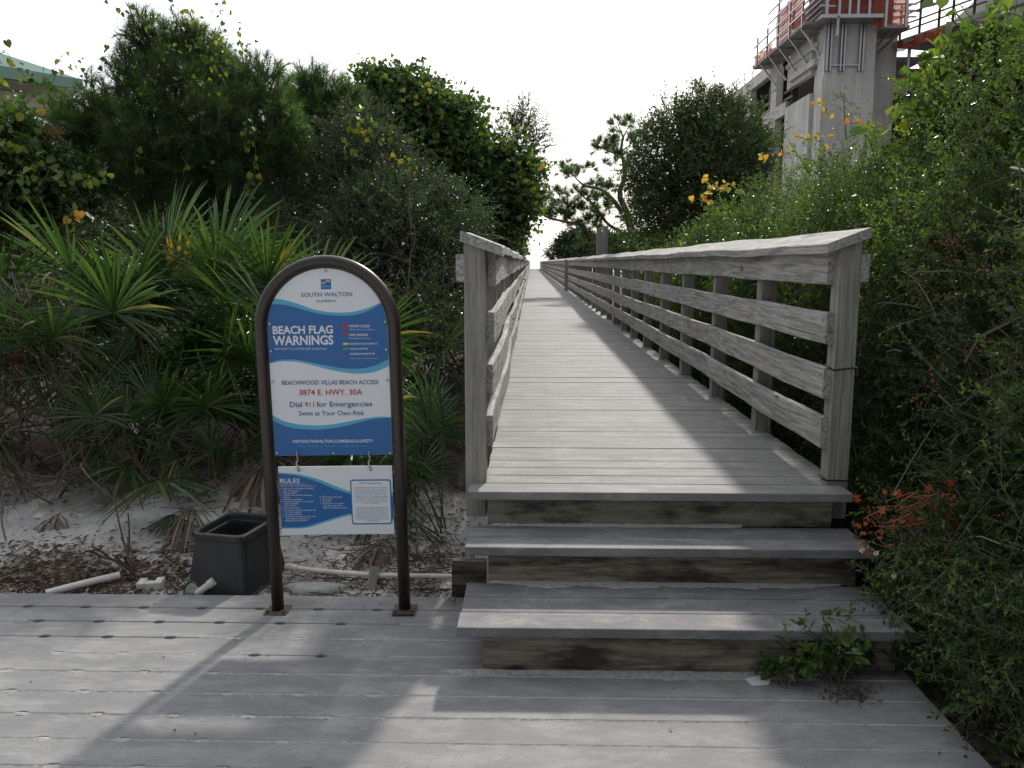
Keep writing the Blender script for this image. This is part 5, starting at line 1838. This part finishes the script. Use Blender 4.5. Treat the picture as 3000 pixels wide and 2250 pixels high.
PAL = [
    ('tallest palmetto with big upright fans, right behind the middle of the palmetto clump', 480, 1150, 5.7, 20, .35, 3, 1, 1.12),
    ('palmetto with yellow tipped fans left of the sign top', 690, 1150, 6.0, 17, .3, 3, 2, 1.05),
    ('palmetto spreading its fans just behind the left edge of the sign', 800, 1180, 5.5, 15, .15, 4, 0, 1.0),
    ('palmetto with grey dead fans hanging at far left', 170, 1120, 5.4, 13, .3, 11, 0, 1.0),
    ('palmetto at the left frame edge beside the red berries', -60, 1180, 5.6, 13, .2, 4, 0, 1.0),
    ('broad palmetto in the middle of the clump above the bare twigs', 330, 1200, 5.3, 16, .2, 3, 0, 1.0),
    ('palmetto behind the sign with dead fans drooping to the sand', 960, 1300, 5.6, 15, .1, 9, 0, 1.0),
    ('palmetto in the shade between the sign and the left handrail post', 1225, 1330, 4.75, 16, .0, 10, 0, .70),
    ('palmetto fanning out behind the sign, farther back beside the left handrail', 1200, 1250, 6.4, 16, .0, 7, 0, .78),
    ('small dense palmetto leaning away from the left handrail post over its dead skirt', 1312, 1290, 4.45, 18, .0, 9, 0, .70),
    ('low palmetto with a brown skirt of dead fans left of the sign post', 610, 1340, 4.95, 9, .05, 6, 0, .82),
]
for k, (lab, px, py, Y, n, zen, dead, yel, sc) in enumerate(PAL):
    p = at(px, py, Y)
    palmetto(lab, p.x, Y, 200 + k, n, zen, dead, yel, sc, (95, 300) if px > 1220 else None)
for k, (lab, px, py, Y, n, sc, dead) in enumerate((('small young palmetto growing from the bare sand with dead strips at its foot', 370, 1440, 4.75, 7, .62, 3), ('small palmetto sprout on the sand right of the young one', 500, 1410, 4.85, 5, .6, 1), ('low palmetto sprawling under the dead fans beside the left sign post', 640, 1400, 4.75, 5, .6, 4))):
    p = at(px, py, Y)
    palmetto(lab, p.x, Y, 230 + k, n, 0, dead, 0, sc, lowonly=(k == 2))
for k, o in FR.items():
    if k not in used:
        bpy.data.objects.remove(o)

# bare twig thicket and the red-berried shrub at the left
def bare_shrub(name, label, bases, seed, levels=5, L0=.5, r0=.010, mat='brown_twig', lean=(0, 0, 1), wide=.6, cat='dead shrub'):
    rng = np.random.default_rng(seed)
    polys = []
    def grow(p, d, L_, r_, lv):
        t = np.linspace(0, 1, 5)
        bend = rng.normal(size=3) * .35
        P = p + (d[None] * t[:, None] + bend[None] * (t ** 2)[:, None] * .6) * L_
        P[:, 2] = np.maximum(P[:, 2], gz(P[:, 0], P[:, 1]) + .01)
        polys.append((P, np.linspace(r_, r_ * .65, 5)))
        if lv == 0:
            return
        for k in range(2 if rng.random() < .55 else 3):
            s = P[rng.integers(2, 5)]
            nd = nrm((d + rng.normal(size=3) * wide + np.array([0, -.05, .12]))[None])[0]
            grow(s, nd, L_ * (.6 + .3 * rng.random()), r_ * .62, lv - 1)
    for b_ in bases:
        d = nrm((np.array(lean) + rng.normal(size=3) * .4)[None])[0]
        grow(np.array(b_), d, L0 * (.7 + .5 * rng.random()), r0, levels)
    root = plant_root(name, label, cat, bases[0])
    mb = MB()
    tubes(mb, np.array([p for p, _ in polys]), np.array([max_ for _, max_ in polys]), 4, rnd=rng.random(len(polys)))
    pchild(mb, 'branches', MATS[mat], root)
    return root, np.array([p[-1] for p, _ in polys[len(polys) // 3:]]), rng
def gp(px, py, Y):
    p = at(px, py, Y)
    return (p.x, Y, float(gz(p.x, Y)))
bs = [gp(px, 1400, 4.75 + .3 * (k % 3)) for k, px in enumerate((20, 80, 130, 170, 210, 250, 330, 400, 470, 120, 290, 540, 60, 360, 440))]
bare_shrub('bare_shrub', 'tangle of bare brown twigs in front of the palmettos at left', bs, 301, 5, .42, .009)
bs = [gp(px, 1430, 4.65 + .35 * (k % 3)) for k, px in enumerate((-20, 40, 100, 150, 200, 260, 310, 380, 440, 500, 560))]
bare_shrub('bare_shrub', 'low dense mat of dead brown twigs over the top of the sand bank at left', bs, 306, 5, .30, .007, wide=.8)
bare_shrub('bare_shrub', 'pale bare twigs showing between the pine and the glossy shrub', [gp(900, 1000, 8.0), gp(980, 1000, 7.6), gp(1050, 1000, 7.6), gp(1100, 1000, 7.4), gp(840, 1000, 8.0)], 302, 5, .62, .012, 'twig')
bare_shrub('bare_shrub', 'small bare brown weed stems right of the right sign post', [gp(1250, 1650, 3.95), gp(1290, 1650, 4.0), gp(1220, 1650, 4.05)], 303, 4, .14, .003)
rc = [C(*p) for p in ((40, 960, 5.0, 70), (110, 1010, 5.0, 60), (20, 1050, 4.9, 70), (80, 920, 5.1, 45), (-60, 1000, 5.0, 90), (150, 960, 5.1, 30))]
root, rng = broadleaf('berry_shrub', 'shrub with clusters of small red berries at the left frame edge', 'shrub', rc, (at(30, 1250, 5.0).x, 5.05, .2), 310, 420, 12, (.012, .022), .5, 'kite', 'yaupon', .16, twig_mat='twig', fill=.1, trunk_r=.02)
A, O = clump_points(rng, rc, 70, .4, .2)
bb = MB()
berries(bb, rng, A, 10, .02, .005)
pchild(bb, 'berries', MATS['redleaf'], root, 'stuff')

# ------------------------------------------------------------------ right: pine against the sky, oak, low scrub
YP = 26.0
rng = np.random.default_rng(401)
pbase = at(1880, 740, YP)
root = plant_root('pine_tree', 'sparse wind-bent pine with bare limbs against the sky, right of the walkway', 'pine tree', (pbase.x, YP, 0))
tr, nd = MB(), MB()
def pl_(pts, r0, r1):
    P = spline([at(x, y, YP + dz) for x, y, dz in pts], 16)
    tube(tr, P, np.linspace(r0, r1, 16), 7, rnd=.3)
pl_([(1890, 770, 0), (1850, 680, 0), (1835, 620, 0), (1815, 570, 0), (1830, 520, 0), (1828, 480, 0), (1820, 440, 0), (1826, 400, 0)], .13, .035)
pl_([(1845, 660, 0), (1800, 590, -.2), (1760, 555, -.4), (1715, 545, -.6), (1690, 525, -.7)], .08, .02)
pl_([(1870, 720, 0), (1830, 685, -.2), (1780, 655, -.4), (1740, 600, -.6), (1700, 570, -.8)], .075, .02)
pl_([(1790, 690, -.2), (1730, 690, -.4), (1700, 660, -.5), (1650, 648, -.8), (1600, 635, -1), (1560, 605, -1)], .07, .02)
pl_([(1830, 560, 0), (1860, 525, .3), (1885, 500, .5)], .05, .015)
pl_([(1820, 460, 0), (1790, 445, .2), (1760, 435, .4)], .03, .012)
pl_([(1824, 440, 0), (1845, 425, .2), (1860, 405, .2)], .025, .01)
pl_([(1822, 500, 0), (1790, 500, .2), (1770, 492, .2)], .02, .006)
pl_([(1826, 405, 0), (1815, 375, 0), (1808, 355, 0)], .025, .01)
pl_([(1690, 525, -.7), (1670, 500, -.7), (1660, 480, -.7)], .02, .008)
pl_([(1828, 400, 0), (1842, 370, 0), (1850, 355, 0)], .02, .008)
pchild(tr, 'trunk', MATS['bark'], root)
spots = [(1808, 358, 26), (1842, 360, 20), (1800, 390, 14), (1760, 425, 36), (1790, 420, 28), (1800, 440, 28), (1815, 455, 20), (1850, 410, 22), (1845, 465, 20), (1662, 485, 20), (1650, 505, 22), (1672, 510, 18), (1700, 505, 16), (1712, 490, 10), (1735, 495, 8), (1745, 535, 20), (1775, 480, 8),
         (1790, 550, 26), (1640, 570, 34), (1690, 565, 30), (1720, 580, 34), (1590, 600, 36), (1620, 610, 34), (1570, 615, 26), (1660, 605, 34), (1700, 610, 32), (1760, 580, 34), (1740, 620, 30), (1670, 640, 26), (1720, 650, 28), (1760, 650, 22), (1790, 600, 26), (1690, 660, 22), (1710, 680, 18), (1600, 630, 24), (1860, 580, 26), (1840, 640, 24), (1880, 560, 24), (1870, 620, 30), (1760, 545, 20), (1748, 660, 16), (1640, 625, 22), (1560, 600, 18)]
for (x, y_, r_) in spots:
    k = max(5, int(r_ * .6))
    c = np.array(tuple(at(x, y_, YP + rng.normal() * .4)))
    A = c + rvec(rng, k) * (r_ * .62 * YP / FPX) * rng.random((k, 1)) ** .5
    O = nrm((A - c) * 3 + np.array([0, 0, .3]) + rng.normal(size=(k, 3)) * .25)
    pine_tufts(nd, None, rng, A, O, 44, .22, .014, .12)
pchild(nd, 'needles', MATS['needle'], root)
oc = [C(*p) for p in ((2060, 370, 17, 95), (2130, 400, 17, 100), (2000, 400, 17, 90), (2190, 450, 17, 75), (2090, 470, 16.6, 130), (1950, 480, 16.8, 105), (1925, 420, 17, 60), (2190, 530, 16.8, 70), (2010, 560, 16.5, 125), (1920, 580, 16.8, 80), (2120, 570, 16.4, 110), (1960, 650, 16.6, 90), (2060, 650, 16.3, 100), (2040, 310, 17, 45), (2090, 320, 17, 40), (1890, 510, 17, 40))]
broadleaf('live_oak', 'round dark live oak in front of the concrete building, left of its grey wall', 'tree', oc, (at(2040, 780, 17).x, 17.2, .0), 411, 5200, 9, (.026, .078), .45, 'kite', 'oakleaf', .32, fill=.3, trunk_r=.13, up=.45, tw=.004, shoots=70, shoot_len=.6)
sc1 = [C(p[0] + 14, p[1] + 4, p[2] * 2.2, p[3] * .72) for p in ((1640, 715, 40, 35), (1680, 705, 40, 42), (1720, 715, 40, 42), (1610, 745, 40, 25), (1660, 745, 39, 30), (1760, 720, 38, 40), (1700, 745, 38, 30))]
broadleaf('wax_myrtle', 'low grey-green bush beyond the far right handrail under the pine', 'shrub', sc1, (at(1700, 780, 88).x, 89, .0), 421, 1500, 8, (.14, .26), .6, 'kite', 'myrtle', .8, fill=.4, limbs=False, tw=.01)
sc2 = [C(*p) for p in ((1790, 725, 24, 38), (1850, 725, 24, 40), (1910, 720, 22, 45), (1970, 715, 20, 50), (1830, 750, 23, 30), (1940, 740, 20, 40), (2000, 730, 18, 55), (1775, 748, 27, 22))]
broadleaf('wax_myrtle', 'dark low scrub between the two tall timber posts and the live oak', 'shrub', sc2, (at(1890, 790, 23).x, 23.3, .0), 422, 1700, 8, (.05, .09), .55, 'kite', 'oakleaf', .35, fill=.4, limbs=False, tw=.007)

# ------------------------------------------------------------------ right: the yaupon hedge
HK = ((-2, 2.4), (1.6, 2.5), (3, 2.5), (4, 2.42), (5, 2.28), (5.6, 2.12), (6.2, 2.02), (7, 2.05), (8, 2.1), (9, 2.0), (11, 1.8), (13, 1.6), (15, 1.6))
def hfun(y):
    return np.interp(y, [k[0] for k in HK], [k[1] for k in HK])
def hedge_pts(rng, Y0, Y1, n, deep=.28, frac=.78, xl=1.56, hw=1.45):
    y = rng.uniform(Y0, Y1, n)
    a = np.where(rng.random(n) < frac, rng.random(n) * .58 * np.pi, rng.uniform(.5, 1, n) * np.pi)
    lump = 1 + .085 * np.sin(5.1 * y + 3 * a) + .07 * np.sin(8.7 * y - 5 * a + 1) + .05 * np.sin(17 * y + 9 * a)
    f = (1 - deep * rng.random(n) ** 1.4) * lump
    ca, sa = np.cos(a), np.sin(a)
    h = hfun(y)
    xc = xl + hw
    x = xc - hw * np.sign(ca) * np.abs(ca) ** .62 * f
    z = h * (sa ** .75) * f
    z = np.where((sa < .35) & (rng.random(n) < .5), rng.random(n) * .6 + .02, z)
    O = np.stack([-ca, np.full(n, -.35), sa], -1)
    ok = ~((x < 1.53) & (z > .1) & (y > 3.4)) & (x > 1.43)
    return np.stack([x, y, z - .08], -1)[ok], O[ok]
clear_of_rail = lambda p: (p[:, 0] > 1.475) | (p[:, 1] < 3.35) & (p[:, 0] > 1.30)
def hedge(label, Y0, Y1, seed, n, m, size, tw_len, tw=.0022, arch=40):
    rng = np.random.default_rng(seed)
    ym = (Y0 + Y1) / 2
    root = plant_root('yaupon_hedge', label, 'hedge', (2.6, ym, -.1), 'yaupon hedge along the right handrail')
    fo, tg, tk = MB(), MB(), MB()
    A, O = hedge_pts(rng, Y0, Y1, n)
    O = nrm(O + np.array([0, 0, .3]) + rng.normal(size=O.shape) * .6)
    pt = np.clip(.45 + .30 * np.sin(A[:, 1] * 2.3 + A[:, 2] * 3.1) * np.sin(A[:, 2] * 2.7 - A[:, 0] * 2 + 1) + .24 * np.clip(A[:, 2] - 1.6, -.4, 1) + rng.normal(size=len(A)) * .2, 0, 1)  # patchy random tone, plus painted lightening toward the lit hedge top
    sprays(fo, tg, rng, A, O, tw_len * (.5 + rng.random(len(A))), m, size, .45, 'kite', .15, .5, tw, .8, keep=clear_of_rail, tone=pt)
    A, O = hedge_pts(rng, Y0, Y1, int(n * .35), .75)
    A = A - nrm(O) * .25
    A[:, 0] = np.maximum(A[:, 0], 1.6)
    sprays(fo, None, rng, A, O, tw_len, m, (size[0] * 1.3, size[1] * 1.7), .5, 'kite', .15, .3, tw, .9, tone=rng.random(len(A)) * .3)  # deep leaf layer toned dark to paint the shade inside the hedge
    if Y0 < 2:       # low branches hanging over the ends of the steps
        k = 420
        A = np.stack([rng.uniform(1.36, 1.7, k), rng.uniform(2.3, 3.25, k), rng.uniform(.10, .55, k)], -1)
        O = np.stack([-.7 + rng.normal(size=k) * .4, -.3 + rng.normal(size=k) * .5, .15 + rng.normal(size=k) * .4], -1)
        over = lambda p: (p[:, 0] > 1.44) | ((p[:, 2] > np.where(p[:, 1] > 3.18, .40, .215)) & (p[:, 0] > 1.22)) | ((p[:, 1] < 2.78) & (p[:, 2] > .02) & (p[:, 0] > 1.28))
        sprays(fo, tg, rng, A, O, .16 + .12 * rng.random(k), m, size, .45, 'kite', .2, .5, tw, .8, keep=over)
    # long arching shoots standing out of the surface
    A, O = hedge_pts(rng, Y0, Y1, arch, .1, .95)
    O = nrm(O + np.array([.15, -.2, .3]) + rng.normal(size=O.shape) * .5)
    A[:, 0] = np.maximum(A[:, 0], 1.70)
    sprays(fo, tg, rng, A, O, .25 + .3 * rng.random(len(A)), 22, size, .45, 'kite', .35, .5, tw * 1.6, .8, K=7, keep=clear_of_rail)
    # pale bare branches seen in the surface
    A, O = hedge_pts(rng, Y0, Y1, arch * 4, .26, .95)
    k = len(A)
    D = nrm(rng.normal(size=(k, 3)) * np.array([.5, .6, .6]) + np.array([-.2, -.1, .15]))
    t = np.linspace(-.5, .5, 7)
    L_ = .35 + .6 * rng.random(k)
    P = A[:, None] + D[:, None] * (t[None, :] * L_[:, None])[..., None] + np.array([0, 0, 1.]) * (-.5 * (t ** 2)[None, :] * L_[:, None])[..., None]
    P[..., 0] = np.maximum(P[..., 0], 1.56)
    tubes(tg, P, (.0028 + .0036 * rng.random(k))[:, None] * np.linspace(1, .5, 7)[None], 4, rnd=.4 + .6 * rng.random(k))
    for j in range(int((Y1 - Y0) * 3)):
        b_ = (rng.uniform(2.2, 3.6), rng.uniform(Y0, Y1), -.15)
        e_ = (max(1.95, b_[0] + rng.normal() * .5 - .3), b_[1] + rng.normal() * .3, hfun(b_[1]) * .72)
        limb(tk, b_, e_, .026, .008, rng, .07, 9)
    pchild(fo, 'foliage', MATS['yaupon'], root)
    pchild(tg, 'twigs', MATS['twig'], root)
    pchild(tk, 'trunk', MATS['bark'], root)
    return root, rng
def add_berries(root, rng, pts, per=9, spread=.022, r=.0048):
    bb = MB()
    berries(bb, rng, [tuple(at(*p)) for p in pts], per, spread, r)
    pchild(bb, 'berries', MATS['berry'], root, 'stuff')
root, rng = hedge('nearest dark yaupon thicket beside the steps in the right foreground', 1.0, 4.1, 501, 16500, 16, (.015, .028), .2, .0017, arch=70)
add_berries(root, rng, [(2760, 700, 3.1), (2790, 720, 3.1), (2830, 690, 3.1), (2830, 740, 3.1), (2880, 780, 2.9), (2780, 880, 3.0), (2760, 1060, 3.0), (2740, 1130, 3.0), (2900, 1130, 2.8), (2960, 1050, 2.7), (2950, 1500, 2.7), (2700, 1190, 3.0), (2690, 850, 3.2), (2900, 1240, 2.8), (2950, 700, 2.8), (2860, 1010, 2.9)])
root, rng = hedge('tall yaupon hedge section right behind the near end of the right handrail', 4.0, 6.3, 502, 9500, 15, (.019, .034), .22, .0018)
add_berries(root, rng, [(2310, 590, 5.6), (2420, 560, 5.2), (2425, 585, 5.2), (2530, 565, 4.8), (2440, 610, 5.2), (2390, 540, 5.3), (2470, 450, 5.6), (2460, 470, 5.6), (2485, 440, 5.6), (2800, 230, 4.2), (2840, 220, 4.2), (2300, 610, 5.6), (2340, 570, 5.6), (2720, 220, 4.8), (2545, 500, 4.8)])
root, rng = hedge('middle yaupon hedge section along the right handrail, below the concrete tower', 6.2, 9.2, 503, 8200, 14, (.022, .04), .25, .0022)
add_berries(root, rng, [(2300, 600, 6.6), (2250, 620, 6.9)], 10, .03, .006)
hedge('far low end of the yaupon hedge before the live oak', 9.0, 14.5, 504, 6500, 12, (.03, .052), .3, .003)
# grape vine sprawling over the top of the hedge
rng = np.random.default_rng(520)
gv = [C(p[0] + 90, p[1] + 55, p[2], p[3] * .8) for p in ((2800, 150, 4.3, 70), (2740, 200, 4.5, 55), (2860, 110, 4.2, 60), (2700, 250, 4.7, 50), (2920, 170, 4.0, 70), (2780, 270, 4.4, 70), (2650, 330, 4.9, 45), (2840, 330, 4.2, 60), (2980, 120, 3.9, 60), (2740, 340, 4.5, 50))]
broadleaf('grape_vine', 'large-leaved green and yellow grape vine sprawling over the top right of the hedge', 'vine', gv, (at(2800, 500, 4.5).x, 4.6, 1.5), 521, 420, 4, (.04, .075), .95, 'heart', 'vine', .22, fill=0, limbs=False, shell=.6, up=.1)
vine('grape_vine', 'loose runners of grape vine reaching up against the building above the hedge', [
    [(2860, 230, 4.2), (2830, 140, 4.2), (2800, 70, 4.2), (2770, 40, 4.2), (2760, 20, 4.2)], [(2850, 90, 4.2), (2900, 70, 4.1), (2950, 90, 4.1), (2990, 110, 4.0)], [(2690, 300, 4.7), (2650, 265, 4.8), (2625, 262, 4.8)],
    [(2640, 340, 4.9), (2580, 370, 5.2), (2530, 375, 5.4), (2500, 390, 5.5)], [(2780, 170, 4.3), (2740, 170, 4.4), (2720, 160, 4.4)]], 522, (.05, .085), 'vine', 30, .03)
vine('grape_vine', 'short run of yellow-orange autumn grape leaves at the left tip of the hedge', [[(2075, 525, 8.6), (2105, 545, 8.5), (2140, 548, 8.5), (2185, 555, 8.4)], [(2030, 580, 8.8), (2065, 582, 8.8), (2080, 565, 8.8), (2075, 590, 8.8)], [(2235, 580, 8.2), (2245, 600, 8.2)]], 523, (.035, .06), 'vine_yellow', 55, .03)
vine('grape_vine', 'yellow autumn grape leaves along the hedge top under the concrete tower', [[(2330, 400, 6.6), (2360, 405, 6.5), (2400, 415, 6.4), (2410, 420, 6.4)], [(2305, 425, 6.8), (2310, 440, 6.8)], [(2295, 438, 6.8), (2300, 436, 6.8)], [(2490, 362, 5.8), (2525, 360, 5.8)], [(2395, 300, 6.4), (2415, 310, 6.4), (2425, 340, 6.4), (2420, 315, 6.4)], [(2230, 450, 7.6), (2240, 480, 7.6)]], 524, (.028, .048), 'vine_yellow', 60, .03)
vine('grape_vine', 'bright green vine creeping along the hedge foot behind the right handrail cap', [[(2010, 690, 9.4), (2050, 680, 9.2), (2080, 640, 9.0), (2090, 610, 8.9)], [(2000, 705, 9.6), (2060, 695, 9.2), (2110, 660, 8.8)], [(2080, 620, 8.9), (2140, 600, 8.6)]], 525, (.05, .08), 'vine', 50, .05)
# upright twig with small leaves against the tower
up_ = MB()
st_ = MB()
rng = np.random.default_rng(530)
P = spline([at(2480, 410, 5.9), at(2475, 350, 5.9), at(2472, 300, 5.9), at(2466, 282, 5.9)], 12)
tube(st_, P, np.linspace(.005, .002, 12), 5, rnd=.5)
A = P[rng.integers(3, 12, 14)]
sprays(up_, st_, rng, A, rvec(rng, 14) + np.array([0, 0, .4]), .10 + .06 * rng.random(14), 8, (.015, .026), .45, 'kite', tw=.002)
root = plant_root('yaupon_shoot', 'single upright leafy shoot standing above the hedge against the tower', 'plant', P[0])
pchild(up_, 'foliage', MATS['yaupon'], root)
pchild(st_, 'stem', MATS['twig'], root)

# ------------------------------------------------------------------ small plants beside the steps
def weed(name, label, base, seed, n, h, m, size, mat='weed', shape='oval', wr=.5, wide=.6, flowers=None, lean=(0, 0)):
    rng = np.random.default_rng(seed)
    root = plant_root(name, label, 'plant', base, 'weeds beside the steps' if name == 'weed' else None)
    fo, st = MB(), MB()
    A = np.array([tuple(base)] * n) + rng.normal(size=(n, 3)) * np.array([.03, .02, 0])
    O = np.array([lean[0], lean[1], 1.]) + rng.normal(size=(n, 3)) * np.array([wide, wide * .6, .1])
    sprays(fo, st, rng, A, O, h * (.5 + .6 * rng.random(n)), m, size, wr, shape, .15, .8, .0028, 1.0, leaf_from=.3)
    pchild(fo, 'leaves', MATS[mat], root)
    pchild(st, 'stem', MATS['brown_twig'], root)
    if flowers:
        for f in flowers:
            p = np.array(tuple(at(*f)))
            fl = MB()
            a = np.arange(5) * 2 * np.pi / 5 + rng.random()
            D = np.stack([np.cos(a), -np.ones(5) * .3, np.sin(a)], -1)
            leaves(fl, np.tile(p, (5, 1)), D, np.tile([0, -1., .3], (5, 1)), .013, .75, 'oval')
            o = pchild(fl, 'flower', MATS['petal'], root)
            ce = MB()
            berries(ce, rng, [p + np.array([0, -.004, .001])], 1, 0, .005)
            oo = ce.build('flower_center', MATS['pollen'])
            oo.parent = o
            oo.matrix_parent_inverse = Matrix.Translation(root.location).inverted()
            b = MB()
            tube(b, spline([p, p + np.array([.015, .02, -.06]), np.array(tuple(base)) + np.array([0, 0, .1])], 8), .0015, 4)
            pchild(b, 'flower_stalk', MATS['weed'], root)
    return root
g0 = lambda px, py: ground_at(px, py, .002)
weed('weed', 'small leafy weed beside the pale scrap at the foot of the steps', g0(2300, 2000), 601, 14, .17, 12, (.022, .044), wide=.5)
weed('weed', 'bushy green weed growing before the bottom step', g0(2440, 1995), 602, 26, .26, 12, (.028, .055), wide=.6)
weed('weed', 'leafy weed at the right end of the bottom step', g0(2560, 1960), 603, 26, .26, 12, (.028, .055), wide=.6)
weed('weed', 'tall thin weed reaching over the edge of the bottom tread', g0(2380, 1975), 604, 6, .34, 9, (.018, .04), wide=.35)
weed('white_flower_plant', 'weed with three small white flowers at the right end of the middle step', (1.47, 3.02, -.02), 605, 22, .52, 12, (.018, .038), wide=.32, flowers=[(2525, 1612, 2.98), (2566, 1620, 2.98), (2618, 1686, 2.9)])
db = MB()
rng = np.random.default_rng(610)
n = 240
c = ground_at(2500, 2050, .004)
P = np.stack([c.x + rng.normal(size=n) * .05, np.minimum(c.y + .03 + rng.normal(size=n) * .035, 2.84), .004 + .02 * rng.random(n)], -1)
a = rng.random(n) * 6.28
leaves(db, P, np.stack([np.cos(a), np.sin(a), rng.normal(size=n) * .3], -1), np.tile([0, 0, 1.], (n, 1)) + rng.normal(size=(n, 3)) * .4, (.006 + .02 * rng.random(n)), .3, 'kite', 0, rng.random(n) * .45)
setting(db.build('dead_plant_debris', MATS['litter']), 'stuff')
# orange-leaved oak seedling in front of the hedge
rng = np.random.default_rng(620)
root = plant_root('oak_seedling', 'oak sprig with curled orange-red dead leaves caught in the hedge beside the steps', 'plant', tuple(at(2700, 1600, 2.95)))
fo, st = MB(), MB()
cs = [(2540, 1500), (2570, 1540), (2620, 1470), (2680, 1520), (2700, 1545), (2790, 1500), (2790, 1545), (2730, 1450), (2650, 1560), (2600, 1570), (2560, 1560), (2750, 1430), (2690, 1490), (2640, 1500), (2800, 1560), (2530, 1580)]
hub = np.array(tuple(at(2720, 1600, 3.05)))
for (x, y_) in cs:
    p = np.array(tuple(at(x, y_, 2.85 + .15 * rng.random())))
    tube(st, spline([hub, (hub + p) / 2 + rng.normal(size=3) * .03, p], 8), np.linspace(.004, .0015, 8), 4, rnd=.8)
    k = 4
    leaves(fo, np.tile(p, (k, 1)) + rng.normal(size=(k, 3)) * np.array([.02, .05, .02]), rvec(rng, k) + np.array([-.4, 0, .1]), rng.normal(size=(k, 3)) + np.array([0, -.6, .4]), (.022 + .03 * rng.random(k)), .8, 'oak', 0, rng.random(k))
for j in range(14):
    p = np.array(tuple(at(2640 + rng.normal() * 55, 1490 + rng.normal() * 35, 2.88)))
    d = nrm(np.array([[1., -.2, .55]]) + rng.normal(size=(1, 3)) * .25)[0]
    tube(fo, spline([p - d * .05, p + rng.normal(size=3) * .004, p + d * .05], 6), .0016, 4, rnd=.95)
pchild(fo, 'leaves', MATS['orange'], root)
pchild(st, 'stem', MATS['twig'], root)
# grass tuft at the left foot of the steps
def grass_tuft(label, base, seed, n, L_, spread=.6, mat='weed'):
    rng = np.random.default_rng(seed)
    mb = MB()
    b_ = np.array(tuple(base))
    for k in range(n):
        d = nrm(np.array([[rng.normal() * spread - .15, rng.normal() * spread * .6 - .2, .8]]))[0]
        l_ = L_ * (.5 + .6 * rng.random())
        t = np.linspace(0, 1, 6)
        P = b_ + rng.normal(size=3) * np.array([.03, .01, 0]) + d[None] * (t * l_)[:, None]
        P[:, 2] -= .45 * l_ * t ** 2.2
        sd = np.cross(d, [0, 0, 1.])
        sd = sd / np.linalg.norm(sd)
        w = .0025 * (1 - t * .9)
        V = np.concatenate([P + sd * w[:, None], P - sd * w[:, None]])
        i = np.arange(5)
        mb.add(V, np.stack([i, i + 1, 6 + i + 1, 6 + i], -1), 0, rng.random())
    o = mb.build('grass_tuft', MATS[mat], loc=tuple(base))
    tag(o, label, 'grass tuft')
    return o
grass_tuft('thin green grass blades leaning over the deck at the left foot of the steps', (-.33, 3.50, -.03), 701, 26, .24)
grass_tuft('small green weed sprouting in the leaf litter left of the valve box', tuple(Vector(gp(540, 1620, 4.1))), 702, 30, .14, .8)
grass_tuft('dry grass wisp beside the notched concrete block', tuple(Vector(gp(480, 1690, 3.8))), 703, 18, .10, .9)
bare_shrub('dead_stump', 'clump of dark dead stems standing in the sand left of the valve box', [gp(392, 1690, 3.85), gp(400, 1690, 3.87), gp(386, 1690, 3.86), gp(396, 1690, 3.84)], 710, 1, .2, .010, 'brown_twig', (0, 0, 1.4), .35, 'dead stump')
bare_shrub('bare_shrub', 'thin forked dead stem standing at the left frame edge', [gp(15, 1560, 4.2)], 711, 2, .35, .007, 'twig', (0, 0, 1.5), .3)
